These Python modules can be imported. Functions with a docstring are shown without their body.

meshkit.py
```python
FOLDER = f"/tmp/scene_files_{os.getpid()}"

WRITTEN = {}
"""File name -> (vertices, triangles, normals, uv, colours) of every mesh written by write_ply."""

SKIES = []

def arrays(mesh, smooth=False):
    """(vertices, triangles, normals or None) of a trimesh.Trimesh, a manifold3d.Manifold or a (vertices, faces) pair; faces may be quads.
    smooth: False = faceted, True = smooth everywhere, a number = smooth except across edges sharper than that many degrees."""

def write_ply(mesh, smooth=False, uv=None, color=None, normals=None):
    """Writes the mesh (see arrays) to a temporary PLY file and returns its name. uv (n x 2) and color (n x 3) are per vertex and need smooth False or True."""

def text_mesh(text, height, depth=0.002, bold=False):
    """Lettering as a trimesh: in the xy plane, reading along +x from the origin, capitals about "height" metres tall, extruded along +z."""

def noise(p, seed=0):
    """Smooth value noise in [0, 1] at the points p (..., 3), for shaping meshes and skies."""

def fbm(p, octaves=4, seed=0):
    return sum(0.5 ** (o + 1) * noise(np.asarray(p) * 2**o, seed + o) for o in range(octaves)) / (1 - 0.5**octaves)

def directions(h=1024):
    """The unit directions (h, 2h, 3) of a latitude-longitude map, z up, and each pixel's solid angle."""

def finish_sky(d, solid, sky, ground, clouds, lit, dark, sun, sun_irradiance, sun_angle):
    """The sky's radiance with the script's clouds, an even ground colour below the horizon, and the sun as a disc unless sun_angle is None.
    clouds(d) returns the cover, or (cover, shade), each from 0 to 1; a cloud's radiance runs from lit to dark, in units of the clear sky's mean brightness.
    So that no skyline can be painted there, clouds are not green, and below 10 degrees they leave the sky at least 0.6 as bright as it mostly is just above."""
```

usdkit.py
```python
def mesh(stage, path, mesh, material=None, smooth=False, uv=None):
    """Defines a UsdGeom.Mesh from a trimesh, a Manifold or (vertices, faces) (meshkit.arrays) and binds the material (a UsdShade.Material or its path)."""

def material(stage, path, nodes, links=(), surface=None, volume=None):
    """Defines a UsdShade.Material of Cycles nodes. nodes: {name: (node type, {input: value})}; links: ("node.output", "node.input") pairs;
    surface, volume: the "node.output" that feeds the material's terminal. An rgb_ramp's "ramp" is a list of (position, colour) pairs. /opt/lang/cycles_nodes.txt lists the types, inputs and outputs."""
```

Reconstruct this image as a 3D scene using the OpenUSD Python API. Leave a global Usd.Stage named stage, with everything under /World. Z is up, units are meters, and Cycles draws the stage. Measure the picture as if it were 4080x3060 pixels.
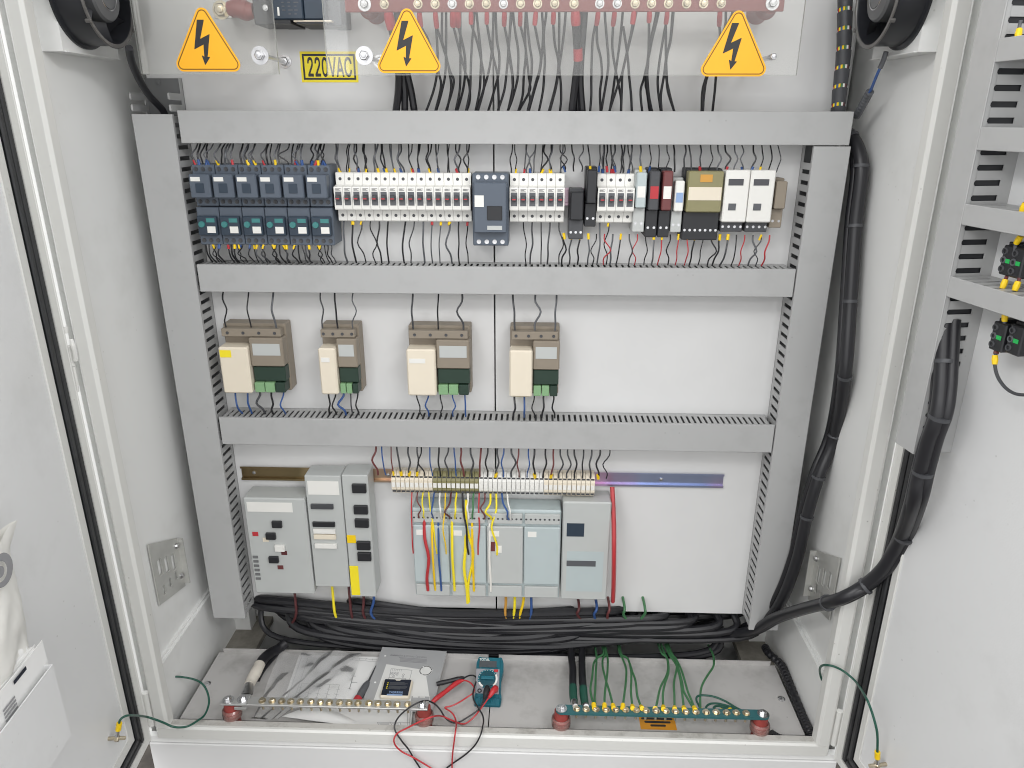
import math, random
import numpy as np, trimesh, usdkit, meshkit
from pxr import Usd, UsdGeom, UsdLux, UsdShade, Gf, Sdf
from shapely.geometry import Polygon, Point, LineString, box as sbox
from scipy.spatial import ConvexHull

random.seed(7); rng = np.random.default_rng(7)
stage = Usd.Stage.CreateInMemory()
UsdGeom.SetStageUpAxis(stage, UsdGeom.Tokens.z); UsdGeom.SetStageMetersPerUnit(stage, 1.0)
UsdGeom.Xform.Define(stage, '/World'); UsdGeom.Scope.Define(stage, '/World/Looks')

# ------------------------------------------------------------------ camera, light, exposure
C = np.array([0.0882, -1.2393, 1.5068]); YAW, PIT, ROLL, F = -0.0309, 0.3453, 0.0024, 2906.7
EXPOSURE = 0.37
def _axes():
    cy, sy, cp, sp = math.cos(YAW), math.sin(YAW), math.cos(PIT), math.sin(PIT)
    f = np.array([sy*cp, cy*cp, -sp]); r = np.array([cy, -sy, 0]); u = np.cross(r, f)
    a, b = math.cos(ROLL), math.sin(ROLL)
    return np.array([a*r + b*u, -b*r + a*u, f])
AX = _axes()
cam = UsdGeom.Camera.Define(stage, '/World/camera')
cam.CreateHorizontalApertureAttr(36.0); cam.CreateVerticalApertureAttr(27.0)
cam.CreateFocalLengthAttr(36.0*F/4080); cam.CreateClippingRangeAttr(Gf.Vec2f(0.01, 100)); cam.CreateExposureAttr(EXPOSURE)
mm = np.eye(4); mm[0, :3], mm[1, :3], mm[2, :3], mm[3, :3] = AX[0], AX[1], -AX[2], C
UsdGeom.Xformable(cam).AddTransformOp().Set(Gf.Matrix4d(*mm.ravel().tolist()))

def rect_light(name, pos, target, w, h, inten, col=(1, 1, 1)):
    l = UsdLux.RectLight.Define(stage, '/World/' + name)
    l.CreateWidthAttr(w); l.CreateHeightAttr(h); l.CreateIntensityAttr(inten); l.CreateColorAttr(Gf.Vec3f(*col)); l.CreateNormalizeAttr(False)
    z = np.array(pos, float) - np.array(target, float); z /= np.linalg.norm(z)
    x = np.cross([0, 0, 1], z) if abs(z[2]) < .99 else np.array([1., 0, 0]); x /= np.linalg.norm(x); y = np.cross(z, x)
    m = np.eye(4); m[0, :3], m[1, :3], m[2, :3], m[3, :3] = x, y, z, pos
    UsdGeom.Xformable(l).AddTransformOp().Set(Gf.Matrix4d(*m.ravel().tolist()))
rect_light('ceiling_lamp', (-1.35, -1.85, 2.85), (-1.0, -1.4, 0), 1.4, 0.5, 12.5, (1, .99, .975))
rect_light('ceiling_lamp_001', (1.45, -1.85, 2.85), (1.1, -1.4, 0), 1.4, 0.5, 12.5, (1, .995, .99))
rect_light('wall_lamp', (-1.13, -3.2, 1.97), (-.3, .16, 1.5), .16, .55, 1.7, (.95, .97, 1))
rect_light('ceiling_lamp_002', (0.3, -4.2, 2.95), (0.3, -4.2, 0), 2.4, 0.6, 6, (1, .985, .96))
dm = UsdLux.DomeLight.Define(stage, '/World/fill_dome')  # even dome added as ambient fill light; there is no sky indoors
fill_dome = usdkit.material(stage, '/World/Looks/ambient_fill_glow', {"b": ("background_shader", {"color": (.985, .99, 1), "strength": 1.15})}, surface="b.background")
UsdShade.MaterialBindingAPI.Apply(dm.GetPrim()).Bind(fill_dome)
dm.GetPrim().SetCustomDataByKey('kind', 'structure')

# ------------------------------------------------------------------ picture point -> point on a real plane of the place
def ray(x, y): return np.array([(x - 2040)/F, -(y - 1530)/F, 1]) @ AX
def PY(x, y, Y): d = ray(x, y); return C + d*(Y - C[1])/d[1]
def PZ(x, y, Z): d = ray(x, y); return C + d*(Z - C[2])/d[2]
def PX(x, y, X): d = ray(x, y); return C + d*(X - C[0])/d[0]

# ------------------------------------------------------------------ materials
def lin(h):
    h = h.lstrip('#'); v = np.array([int(h[i:i+2], 16) for i in (0, 2, 4)])/255.
    return tuple(np.where(v <= .04045, v/12.92, ((v + .055)/1.055)**2.4))
def mat(name, col, rough=.45, metal=0., var=.06, scale=14., bump=0., bscale=300., spec=.5, coat=0., trans=0.):
    col = lin(col) if isinstance(col, str) else col
    a = tuple(max(0, c*(1 - var)) for c in col); b = tuple(min(1, c*(1 + var)) for c in col)
    n = {"tc": ("texture_coordinate", {}), "n": ("noise_texture", {"scale": scale, "detail": 4.0, "roughness": .6}),
         "r": ("rgb_ramp", {"ramp": [(0.3, a), (0.7, b)]}),
         "p": ("principled_bsdf", {"roughness": rough, "metallic": metal, "specular_ior_level": spec, "coat_weight": coat})}
    l = [("tc.object", "n.vector"), ("n.fac", "r.fac"), ("r.color", "p.base_color")]
    if bump:
        n["bn"] = ("noise_texture", {"scale": bscale, "detail": 2.0}); n["b"] = ("bump", {"strength": bump, "distance": .001})
        l += [("tc.object", "bn.vector"), ("bn.fac", "b.height"), ("b.normal", "p.normal")]
    return usdkit.material(stage, '/World/Looks/' + name, n, l, surface="p.BSDF")
def dirty(name, col, dirt, rough=.45, amount=(.56, .72), scale=9., bump=.12, specks=True):
    col = lin(col) if isinstance(col, str) else col; dirt = lin(dirt) if isinstance(dirt, str) else dirt
    n = {"tc": ("texture_coordinate", {}), "n": ("noise_texture", {"scale": scale, "detail": 8.0, "roughness": .68}),
         "r": ("rgb_ramp", {"ramp": [(amount[0], (0, 0, 0)), (amount[1], (1, 1, 1))]}),
         "v": ("voronoi_texture", {"scale": 42.0, "randomness": 1.0}), "vr": ("rgb_ramp", {"ramp": [(0.05, (1, 1, 1)), (0.09, (0, 0, 0))]}),
         "n2": ("noise_texture", {"scale": 7.0, "detail": 2.0}), "n2r": ("rgb_ramp", {"ramp": [(0.5, (0, 0, 0)), (0.62, (1, 1, 1))]}),
         "vm": ("math", {"math_type": "multiply"}), "mx": ("math", {"math_type": "maximum"}), "sc": ("math", {"math_type": "multiply", "value2": .75}),
         "m": ("mix_color", {"a": col, "b": dirt}), "bn": ("noise_texture", {"scale": 260.0, "detail": 2.0}), "b": ("bump", {"strength": bump, "distance": .001}),
         "p": ("principled_bsdf", {"roughness": rough})}
    l = [("tc.object", "n.vector"), ("tc.object", "v.vector"), ("tc.object", "n2.vector"), ("tc.object", "bn.vector"), ("n.fac", "r.fac"), ("v.distance", "vr.fac"), ("n2.fac", "n2r.fac"),
         ("vr.color", "vm.value1"), ("n2r.color", "vm.value2"), ("r.color", "mx.value1"), ("vm.value", "mx.value2"), ("mx.value", "sc.value1"),
         ("sc.value", "m.fac"), ("m.result", "p.base_color"), ("bn.fac", "b.height"), ("b.normal", "p.normal")]
    return usdkit.material(stage, '/World/Looks/' + name, n, l, surface="p.BSDF")

def clear(name, haze=.075, tint=(.985, .985, .975), hz=(.9, .9, .88), rough=.02, ior=1.49):
    n = {"t": ("transparent_bsdf", {"color": tint}), "d": ("diffuse_bsdf", {"color": hz}), "g": ("glossy_bsdf", {"color": (1, 1, 1), "roughness": rough}),
         "fr": ("fresnel", {"IOR": ior}), "m1": ("mix_closure", {"fac": haze}), "m2": ("mix_closure", {})}
    l = [("t.BSDF", "m1.closure1"), ("d.BSDF", "m1.closure2"), ("m1.closure", "m2.closure1"), ("g.BSDF", "m2.closure2"), ("fr.fac", "m2.fac")]
    return usdkit.material(stage, '/World/Looks/' + name, n, l, surface="m2.closure")

M = {}
M['paint'] = dirty('light_grey_paint', (.80, .805, .79), (.60, .60, .57), .4, amount=(.52, .95), scale=5, bump=.16)
M['door'] = dirty('door_paint', (.72, .725, .725), (.52, .52, .51), .36, amount=(.55, 1.0), scale=4, bump=.18)
M['rim'] = dirty('rim_paint', '#d6d6d2', '#9a9890', .35, amount=(.66, .8), scale=14, specks=True)
M['plate'] = mat('mounting_plate_paint', (.69, .69, .685), .40, var=.025, scale=6, bump=.05, bscale=200)
M['floor_plate'] = dirty('dusty_plate_paint', '#bcbab8', '#8e8c88', .5, amount=(.5, .78), scale=11)
M['base'] = dirty('dusty_base', '#8f8b82', '#5d5850', .7, amount=(.4, .7), scale=16)
M['duct'] = dirty('grey_duct_plastic', (.42, .423, .42), (.32, .32, .315), .42, amount=(.52, .9), scale=12, bump=.08)
M['duct_dark'] = mat('duct_base_plastic', (.16, .163, .165), .55)
M['gasket'] = mat('black_rubber', (.022, .023, .025), .5, var=.3, scale=30, bump=.2, bscale=120)
M['black'] = mat('black_plastic', (.018, .019, .022), .4)
M['black_wire'] = mat('black_wire_sheath', (.016, .016, .019), .38)
M['dark'] = mat('dark_grey_plastic', (.06, .062, .068), .45)
M['fan'] = mat('fan_black_metal', (.02, .021, .025), .35, var=.2)
M['fan_hub'] = mat('fan_hub_grey', (.10, .102, .105), .4)
M['fan_guard'] = mat('fan_rim_metal', (.13, .125, .12), .38, metal=.3)
M['zinc'] = mat('zinc_steel', (.62, .62, .63), .28, metal=1., var=.12, scale=60)
M['brass'] = mat('yellow_zinc_bolt', (.60, .53, .40), .3, metal=1., var=.25, scale=50)
M['steel_bar'] = mat('tinned_copper_bar', (.55, .55, .54), .42, metal=.75, var=.1, scale=20)
M['red_bar'] = mat('red_painted_bar', '#8f4a46', .4, var=.06, scale=20)
M['teal_bar'] = mat('teal_painted_bar', '#2f6165', .38, var=.1, scale=25)
M['red_sleeve'] = mat('red_sleeve', '#b8323a', .5, var=.1)
M['insulator'] = mat('red_insulator', '#8c3a35', .45, var=.12, scale=40)
M['resin'] = clear('resin_flange', haze=.22, tint=(.95, .8, .77), hz=(.72, .42, .38), rough=.1)
M['acrylic'] = clear('acrylic_sheet', haze=.043)
M['acrylic_edge'] = clear('acrylic_edge', haze=.42, hz=(.55, .56, .52), rough=.15)
M['film'] = clear('plastic_film', haze=.10, tint=(.995, .995, .995), hz=(.95, .95, .95), rough=.2, ior=1.22)
M['yellow'] = mat('warning_yellow', '#f8b31c', .45, var=.015)
M['label_yellow'] = mat('label_yellow', '#f4e02a', .45, var=.02)
M['orange'] = mat('earth_label_orange', '#d8921c', .45, var=.05)
M['ink'] = mat('black_ink', (.02, .02, .022), .5)
M['ink_brown'] = mat('brown_ink', '#6b4408', .5)
M['ferrule'] = mat('yellow_ferrule', '#f3cc18', .4)
M['green_wire'] = mat('green_wire_sheath', '#44784f', .38, var=.15, scale=30)
M['dark_green'] = mat('dark_green_wire_sheath', '#1f5244', .38, var=.1)
M['blue_wire'] = mat('blue_wire_sheath', '#34558f', .4)
M['red_wire'] = mat('red_lead_sheath', '#b8363b', .35)
M['brown_wire'] = mat('brown_wire_sheath', '#6e3a3a', .4)
M['white_wire'] = mat('white_wire_sheath', '#e8e6e0', .4)
M['grey_wire'] = mat('grey_wire_sheath', '#5a5c60', .4)
M['paper'] = mat('white_paper', (.82, .82, .81), .8, var=.02)
M['print'] = mat('grey_print', (.27, .27, .28), .8)
M['print_dark'] = mat('dark_print', (.09, .09, .1), .8)
M['manual'] = mat('manual_grey_cover', (.40, .405, .41), .35, var=.02)
M['manual_white'] = mat('manual_white_cover', (.76, .76, .74), .4, var=.01)
M['navy'] = mat('navy_label', '#141c2c', .35)
M['lightblue'] = mat('light_blue_print', '#8fa8cf', .5)
M['cream'] = mat('cream_plastic', '#e3d9c6', .45, var=.02)
M['taupe'] = mat('taupe_plastic', '#8b8173', .5, var=.03)
M['white_plastic'] = mat('white_plastic', '#e6e5e0', .38, var=.01)
M['grey_plastic'] = mat('light_grey_plastic', '#b9bcba', .42, var=.02)
M['plc_grey'] = mat('plc_blue_grey_plastic', '#b4bfc0', .42, var=.02)
M['blue_grey'] = mat('blue_grey_plastic', '#565f6b', .42, var=.03)
M['navy_plastic'] = mat('dark_blue_grey_plastic', '#2f3c4a', .4, var=.05)
M['teal_plastic'] = mat('teal_plastic', '#3f7f7e', .42)
M['green_plastic'] = mat('dark_green_plastic', '#24392e', .45)
M['green_light'] = mat('green_terminal', '#7fa57a', .45)
M['green_led'] = mat('green_marker', '#25b357', .4)
M['olive'] = mat('olive_plastic', '#8a8560', .35, var=.05)
M['amber'] = mat('amber_plastic', '#cc9640', .4)
M['rail'] = usdkit.material(stage, '/World/Looks/yellow_zinc_rail', {"g": ("texture_coordinate", {}), "n": ("noise_texture", {"scale": 9.0, "detail": 3.0}), "sx": ("separate_xyz", {}), "ma": ("math", {"math_type": "multiply_add", "value2": .85, "value3": .38}), "mb": ("math", {"math_type": "multiply_add", "value2": .22}),
    "r": ("rgb_ramp", {"ramp": [(0., (.26, .19, .10)), (.12, (.22, .17, .09)), (.22, (.60, .46, .27)), (.34, (.62, .44, .36)), (.5, (.55, .50, .34)), (.72, (.56, .38, .55)), (.82, (.40, .46, .66)), (.92, (.34, .40, .58)), (1., (.46, .38, .55))]}), "p": ("principled_bsdf", {"metallic": .9, "roughness": .32})},
    [("g.object", "n.vector"), ("g.object", "sx.vector"), ("sx.x", "ma.value1"), ("n.fac", "mb.value1"), ("ma.value", "mb.value3"), ("mb.value", "r.fac"), ("r.color", "p.base_color")], surface="p.BSDF")
M['meter'] = mat('meter_teal', '#0f5f6e', .42, var=.04)
M['meter_dark'] = mat('meter_dark_teal', '#0b4652', .45)
M['meter_panel'] = mat('meter_panel_grey', '#8f9096', .4)
M['screen'] = mat('lcd_grey', '#4b5054', .2)
M['red_button'] = mat('red_button', '#b92d33', .4)
M['galv'] = mat('galvanised_bracket', (.6, .6, .57), .4, metal=.5, var=.1)
M['sill_dust'] = dirty('dusty_sill_top', '#bdbbb6', '#77736c', .6, amount=(.5, .74), scale=22)
M['concrete'] = dirty('dark_floor', '#57524c', '#2b2724', .8, amount=(.4, .6), scale=6)
M['tape'] = mat('white_tape', '#cfc9be', .5, var=.08, scale=40)
M['dark_red'] = mat('dark_red_sheath', '#5a2c2e', .45)

# ------------------------------------------------------------------ mesh building
class Fr:
    def __init__(s, o=(0, 0, 0), x=(1, 0, 0), y=(0, 1, 0), z=(0, 0, 1)): s.o = np.array(o, float); s.m = np.array([x, y, z], float)
    def __call__(s, p): return s.o + np.asarray(p, float) @ s.m
ID = Fr()
def unit(v): v = np.asarray(v, float); return v/np.linalg.norm(v)
def look(o, z, up=(0, 0, 1)):
    z = unit(z); x = np.cross(up, z)
    if np.linalg.norm(x) < 1e-6: x = np.cross((1, 0, 0), z)
    x = unit(x); return Fr(o, x, np.cross(z, x), z)
def spline(P, k=6):
    P = np.asarray(P, float)
    if len(P) < 3: return P
    Q = np.vstack([2*P[0] - P[1], P, 2*P[-1] - P[-2]]); out = []
    for i in range(1, len(Q) - 2):
        a, b, c, d = Q[i-1:i+3]
        for t in np.arange(k)/k: out.append(.5*((2*b) + (c - a)*t + (2*a - 5*b + 4*c - d)*t*t + (3*b - a - 3*c + d)*t**3))
    return np.array(out + [P[-1]])
class MB:
    def __init__(s): s.v, s.f, s.n = [], [], 0
    def add(s, v, f, fr=ID):
        v = fr(v); f = np.asarray(f, int)
        if f.shape[1] == 4: f = np.vstack([f[:, [0, 1, 2]], f[:, [0, 2, 3]]])
        s.v.append(v); s.f.append(f + s.n); s.n += len(v); return s
    def box(s, x0, x1, y0, y1, z0, z1, fr=ID, bev=0.):
        x0, x1 = min(x0, x1), max(x0, x1); y0, y1 = min(y0, y1), max(y0, y1); z0, z1 = min(z0, z1), max(z0, z1)
        if bev <= 0:
            v = np.array([(x, y, z) for x in (x0, x1) for y in (y0, y1) for z in (z0, z1)])
            return s.add(v, [[0, 1, 3, 2], [4, 6, 7, 5], [0, 4, 5, 1], [2, 3, 7, 6], [0, 2, 6, 4], [1, 5, 7, 3]], fr)
        b = min(bev, (x1-x0)*.45, (y1-y0)*.45, (z1-z0)*.45); P = []
        for x, sx in ((x0, 1), (x1, -1)):
            for y, sy in ((y0, 1), (y1, -1)):
                for z, sz in ((z0, 1), (z1, -1)): P += [(x, y+sy*b, z+sz*b), (x+sx*b, y, z+sz*b), (x+sx*b, y+sy*b, z)]
        return s.hull(P, fr)
    def hull(s, P, fr=ID):
        P = np.array(P, float); h = ConvexHull(P); f = h.simplices.copy(); c = P.mean(0)
        nrm = np.cross(P[f[:, 1]]-P[f[:, 0]], P[f[:, 2]]-P[f[:, 0]]); fl = ((P[f[:, 0]]-c)*nrm).sum(1) < 0
        f[fl] = f[fl][:, ::-1]; return s.add(P, f, fr)
    def tube(s, P, r, n=8, k=6, caps=True, fr=ID):
        P = spline(P, k) if k else np.asarray(P, float); m = len(P); r = np.broadcast_to(np.interp(np.linspace(0, 1, m), np.linspace(0, 1, len(np.atleast_1d(r))), np.atleast_1d(r)), m)
        T = np.gradient(P, axis=0); T /= np.maximum(np.linalg.norm(T, axis=1, keepdims=True), 1e-12)
        u = np.cross(T[0], (0.3, .2, 1.)); u /= np.linalg.norm(u); V = []
        a = np.arange(n)*2*math.pi/n
        for i in range(m):
            u = u - T[i]*(u @ T[i]); u /= np.linalg.norm(u); w = np.cross(T[i], u)
            V.append(P[i] + r[i]*(np.cos(a)[:, None]*u + np.sin(a)[:, None]*w))
        V = np.vstack(V); f = []
        for i in range(m-1):
            for j in range(n): f.append([i*n+j, i*n+(j+1) % n, (i+1)*n+(j+1) % n, (i+1)*n+j])
        s.add(V, f, fr)
        if caps:
            for i, sg in ((0, -1), (m-1, 1)):
                ring = V[i*n:(i+1)*n]; vv = np.vstack([ring, P[i]]); ff = [[j, (j+1) % n, n] if sg > 0 else [(j+1) % n, j, n] for j in range(n)]; s.add(vv, ff, fr)
        return s
    def lathe(s, prof, fr=ID, n=20):
        a = np.arange(n)*2*math.pi/n; V = np.vstack([np.stack([r*np.cos(a), r*np.sin(a), np.full(n, h)], 1) for r, h in prof]); f = []
        for i in range(len(prof)-1):
            for j in range(n): f.append([i*n+j, i*n+(j+1) % n, (i+1)*n+(j+1) % n, (i+1)*n+j])
        return s.add(V, f, fr)
    def cyl(s, p0, p1, r, n=14, r1=None):
        p0, p1 = np.array(p0, float), np.array(p1, float); h = np.linalg.norm(p1-p0)
        return s.lathe([(1e-5, 0), (r, 0), (r if r1 is None else r1, h), (1e-5, h)], look(p0, p1-p0), n)
    def poly(s, pg, d, fr=ID, z0=0.):
        for g in getattr(pg, 'geoms', [pg]):
            if g.is_empty or g.geom_type != 'Polygon': continue
            t = trimesh.creation.extrude_polygon(g, d, engine='earcut'); s.add(np.array(t.vertices) + (0, 0, z0), t.faces, fr)
        return s
    def text(s, txt, h, fr, bold=False, d=.0003, z0=0., w=None, center=False):
        t = meshkit.text_mesh(txt, h, d, bold); v = np.array(t.vertices)
        if w: v[:, 0] *= w/max(v[:, 0].max(), 1e-9)
        if center: v[:, 0] -= v[:, 0].max()/2
        return s.add(v + (0, 0, z0), t.faces, fr)

used = {}
def numbered(path):
    if path not in used: used[path] = 0; return path
    used[path] += 1; return '%s_%03d' % (path, used[path])
LOC = {}
def thing(name, label, cat, loc=(0, 0, 0), group=None, kind=None):
    p = numbered('/World/' + name); x = UsdGeom.Xform.Define(stage, p); x.AddTranslateOp().Set(Gf.Vec3d(*map(float, loc))); LOC[p] = np.array(loc, float)
    o = x.GetPrim(); o.SetCustomDataByKey('label', label); o.SetCustomDataByKey('category', cat)
    if group: o.SetCustomDataByKey('group', group)
    if kind: o.SetCustomDataByKey('kind', kind)
    return o
def part(parent, name, mb, m, label=None, smooth=35):
    pp = str(parent.GetPath()); p = numbered(pp + '/' + name); v = np.vstack(mb.v); f = np.vstack(mb.f)
    root = '/'.join(pp.split('/')[:3]); v = v - LOC[root]
    o = usdkit.mesh(stage, p, trimesh.Trimesh(v, f, process=False), M[m] if isinstance(m, str) else m, smooth=smooth).GetPrim()
    if label: o.SetCustomDataByKey('label', label)
    return o
def dup(root, delta, label=None, group=None, name=None):
    d = root.GetCustomData(); path = str(root.GetPath()); base = name or path.split('/')[2]
    if not name and base[-4:-3] == '_' and base[-3:].isdigit(): base = base[:-4]
    r = thing(base, label or d['label'], d['category'], LOC[path] + np.array(delta, float), group or d.get('group'))
    r.GetReferences().AddInternalReference(root.GetPath()); r.SetInstanceable(True); return r
def lump(name, label, cat, mb, m, group=None, kind=None):      # a thing that is one mesh
    p = numbered('/World/' + name); v = np.vstack(mb.v); f = np.vstack(mb.f)
    o = usdkit.mesh(stage, p, trimesh.Trimesh(v, f, process=False), M[m], smooth=35).GetPrim()
    o.SetCustomDataByKey('label', label)
    if cat: o.SetCustomDataByKey('category', cat)
    if group: o.SetCustomDataByKey('group', group)
    if kind: o.SetCustomDataByKey('kind', kind)
    return o
def hexbolt(mb, p, ax, r=.006, head=.004, washer=.0085, stud=0.):
    fr = look(p, ax, (0, 0, 1) if abs(unit(ax)[2]) < .9 else (0, 1, 0))
    if washer: mb.lathe([(1e-5, 0), (washer, 0), (washer, .0013), (1e-5, .0013)], fr, 18)
    a = random.random()*6.28; hx = [(r*math.cos(a+i*math.pi/3), r*math.sin(a+i*math.pi/3)) for i in range(6)]
    P = [(x, y, .0013) for x, y in hx] + [(x, y, .0013+head*.8) for x, y in hx] + [(x*.82, y*.82, .0013+head) for x, y in hx]
    mb.hull(P, fr)
    if stud: mb.lathe([(r*.5, .0013), (r*.5, .0013+head+stud*.9), (r*.38, .0013+head+stud), (1e-5, .0013+head+stud)], fr, 10)
    return mb

ORD = ['first', 'second', 'third', 'fourth', 'fifth', 'sixth', 'seventh', 'eighth', 'ninth', 'tenth', 'eleventh', 'twelfth', 'thirteenth', 'fourteenth', 'fifteenth', 'sixteenth', 'seventeenth', 'eighteenth', 'nineteenth', 'twentieth']
# ------------------------------------------------------------------ the ground and the cabinet
WX, YP, YD, YB = .735, .300, .232, .46        # side wall, mounting plate, duct covers, back wall
b = MB(); b.box(-3, 3, -3, 2.0, -.02, 0); lump('floor', 'dark dusty floor under the cabinet', None, b, 'concrete', kind='structure')

cab = thing('electrical_cabinet', 'large light grey electrical cabinet with both doors wide open', 'cabinet', (0, 0.2, 0))
for s in (-1, 1):
    b = MB(); b.box(s*WX, s*.766, .0385, YB, .0, 2.06); b.box(s*.757, s*.766, .012, .0384, 0, 2.06); part(cab, 'side_wall', b, 'paint')
    b = MB(); b.box(s*.722, s*(WX+.0005), .02, YB-.01, .186, .378); b.box(s*.728, s*(WX+.0005), .02, YB-.01, .378, .384); part(cab, 'base_rail', b, 'paint')
    pg = Polygon([(s*.7045, .011), (s*.7045, -.008), (s*.7085, -.0125), (s*.727, -.0125), (s*.7315, -.008), (s*.7315, .011)]).buffer(.0012).buffer(.001)
    b = MB(); b.poly(pg, 1.86, Fr((0, 0, .2535))); part(cab, 'rim', b, 'rim')
b = MB(); b.box(-.766, .766, YB, YB+.02, 0, 2.06); part(cab, 'back_wall', b, 'paint')
b = MB(); b.box(-.766, .766, .012, YB+.02, 2.06, 2.08); part(cab, 'roof', b, 'paint')
b = MB(); b.box(-WX, WX, .0125, .27, .17, .187); b.box(-WX, -.64, .27, YB, .17, .187); b.box(.64, WX, .27, YB, .17, .187); part(cab, 'bottom', b, 'base')
b = MB(); b.box(-.6398, .6398, .2702, YB, .06, .075); b.box(-.6398, .6398, .2702, .273, .075, .186); part(cab, 'cable_pit', b, 'gasket')  # pit surfaces coloured black to stand for the darkness of the open bottom
b = MB(); b.box(-.733, .733, -.0125, .0115, .2195, .2535, bev=.004); part(cab, 'sill', b, 'rim'); b = MB(); b.box(-.72, .72, -.0035, .0113, .2536, .2540); part(cab, 'sill_dust', b, 'sill_dust')
b = MB(); b.box(-.766, .766, -.004, .0115, .204, .2185); b.box(-.766, .766, .003, .011, .2, .206); part(cab, 'sill_trim', b, 'paint')
b = MB(); b.box(-.757, .757, -.0075, .0115, .0, .2025, bev=.002); part(cab, 'plinth', b, 'plate')
for s in (-1, 1):
    b = MB(); b.box(s*.7302, s*.766, .034, .038, .2195, 2.06); b.box(s*.7245, s*.7300, .0115, .038, .2540, 2.06); part(cab, 'gutter', b, 'paint')
    b = MB(); b.box(s*.68, s*.73, .40, .44, .187, 1.9); part(cab, 'corner_post', b, 'paint')
    b = MB()
    x, z = (-.741, .30) if s < 0 else (.741, .298)
    b.cyl((x, -.008, z-.045), (x, -.008, z+.045), .0068, 14); b.box(x-.004, x+.004, -.006, .006, z-.02, z+.02); part(cab, 'hinge', b, 'rim')
# mounting plate in two halves with a seam
xs = PY(1966, 380, YP)[0]
for x0, x1 in ((-.684, xs-.0016), (xs+.0016, .687)):
    b = MB(); b.box(x0, x1, YP, YP+.003, .35, 1.95); part(cab, 'mounting_plate', b, 'plate')
# floor plates
xs2 = PZ(1949, 2850, .23)[0]
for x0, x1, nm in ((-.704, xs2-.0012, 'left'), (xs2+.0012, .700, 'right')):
    b = MB(); b.box(x0, x1, .0385, .0425, .188, .2272); part(cab, 'shade_toned_lip', b, 'dark'); b = MB(); b.box(x0, x1, .038, .258, .2275, .230); b.box(x0+.012, x1-.012, .2555, .258, .230, .243)  # front lip coloured dark grey to stand for the shade behind the sill
    fp = part(cab, 'floor_plate', b, 'floor_plate')
for q in ((560+920/3.456, 2580+500/3.456), (2650+1600/3.456, 2580+710/3.456)):
    b = MB(); p = PZ(*q, .230); b.lathe([(.0085, 0), (.008, .002), (.005, .0038), (1e-5, .0042)], Fr(p), 18); b.box(-.0045, .0045, -.0008, .0008, .0036, .0045, Fr(p)); b.box(-.0008, .0008, -.0045, .0045, .0036, .0045, Fr(p))
    part(cab, 'screw', b, 'zinc')

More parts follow.
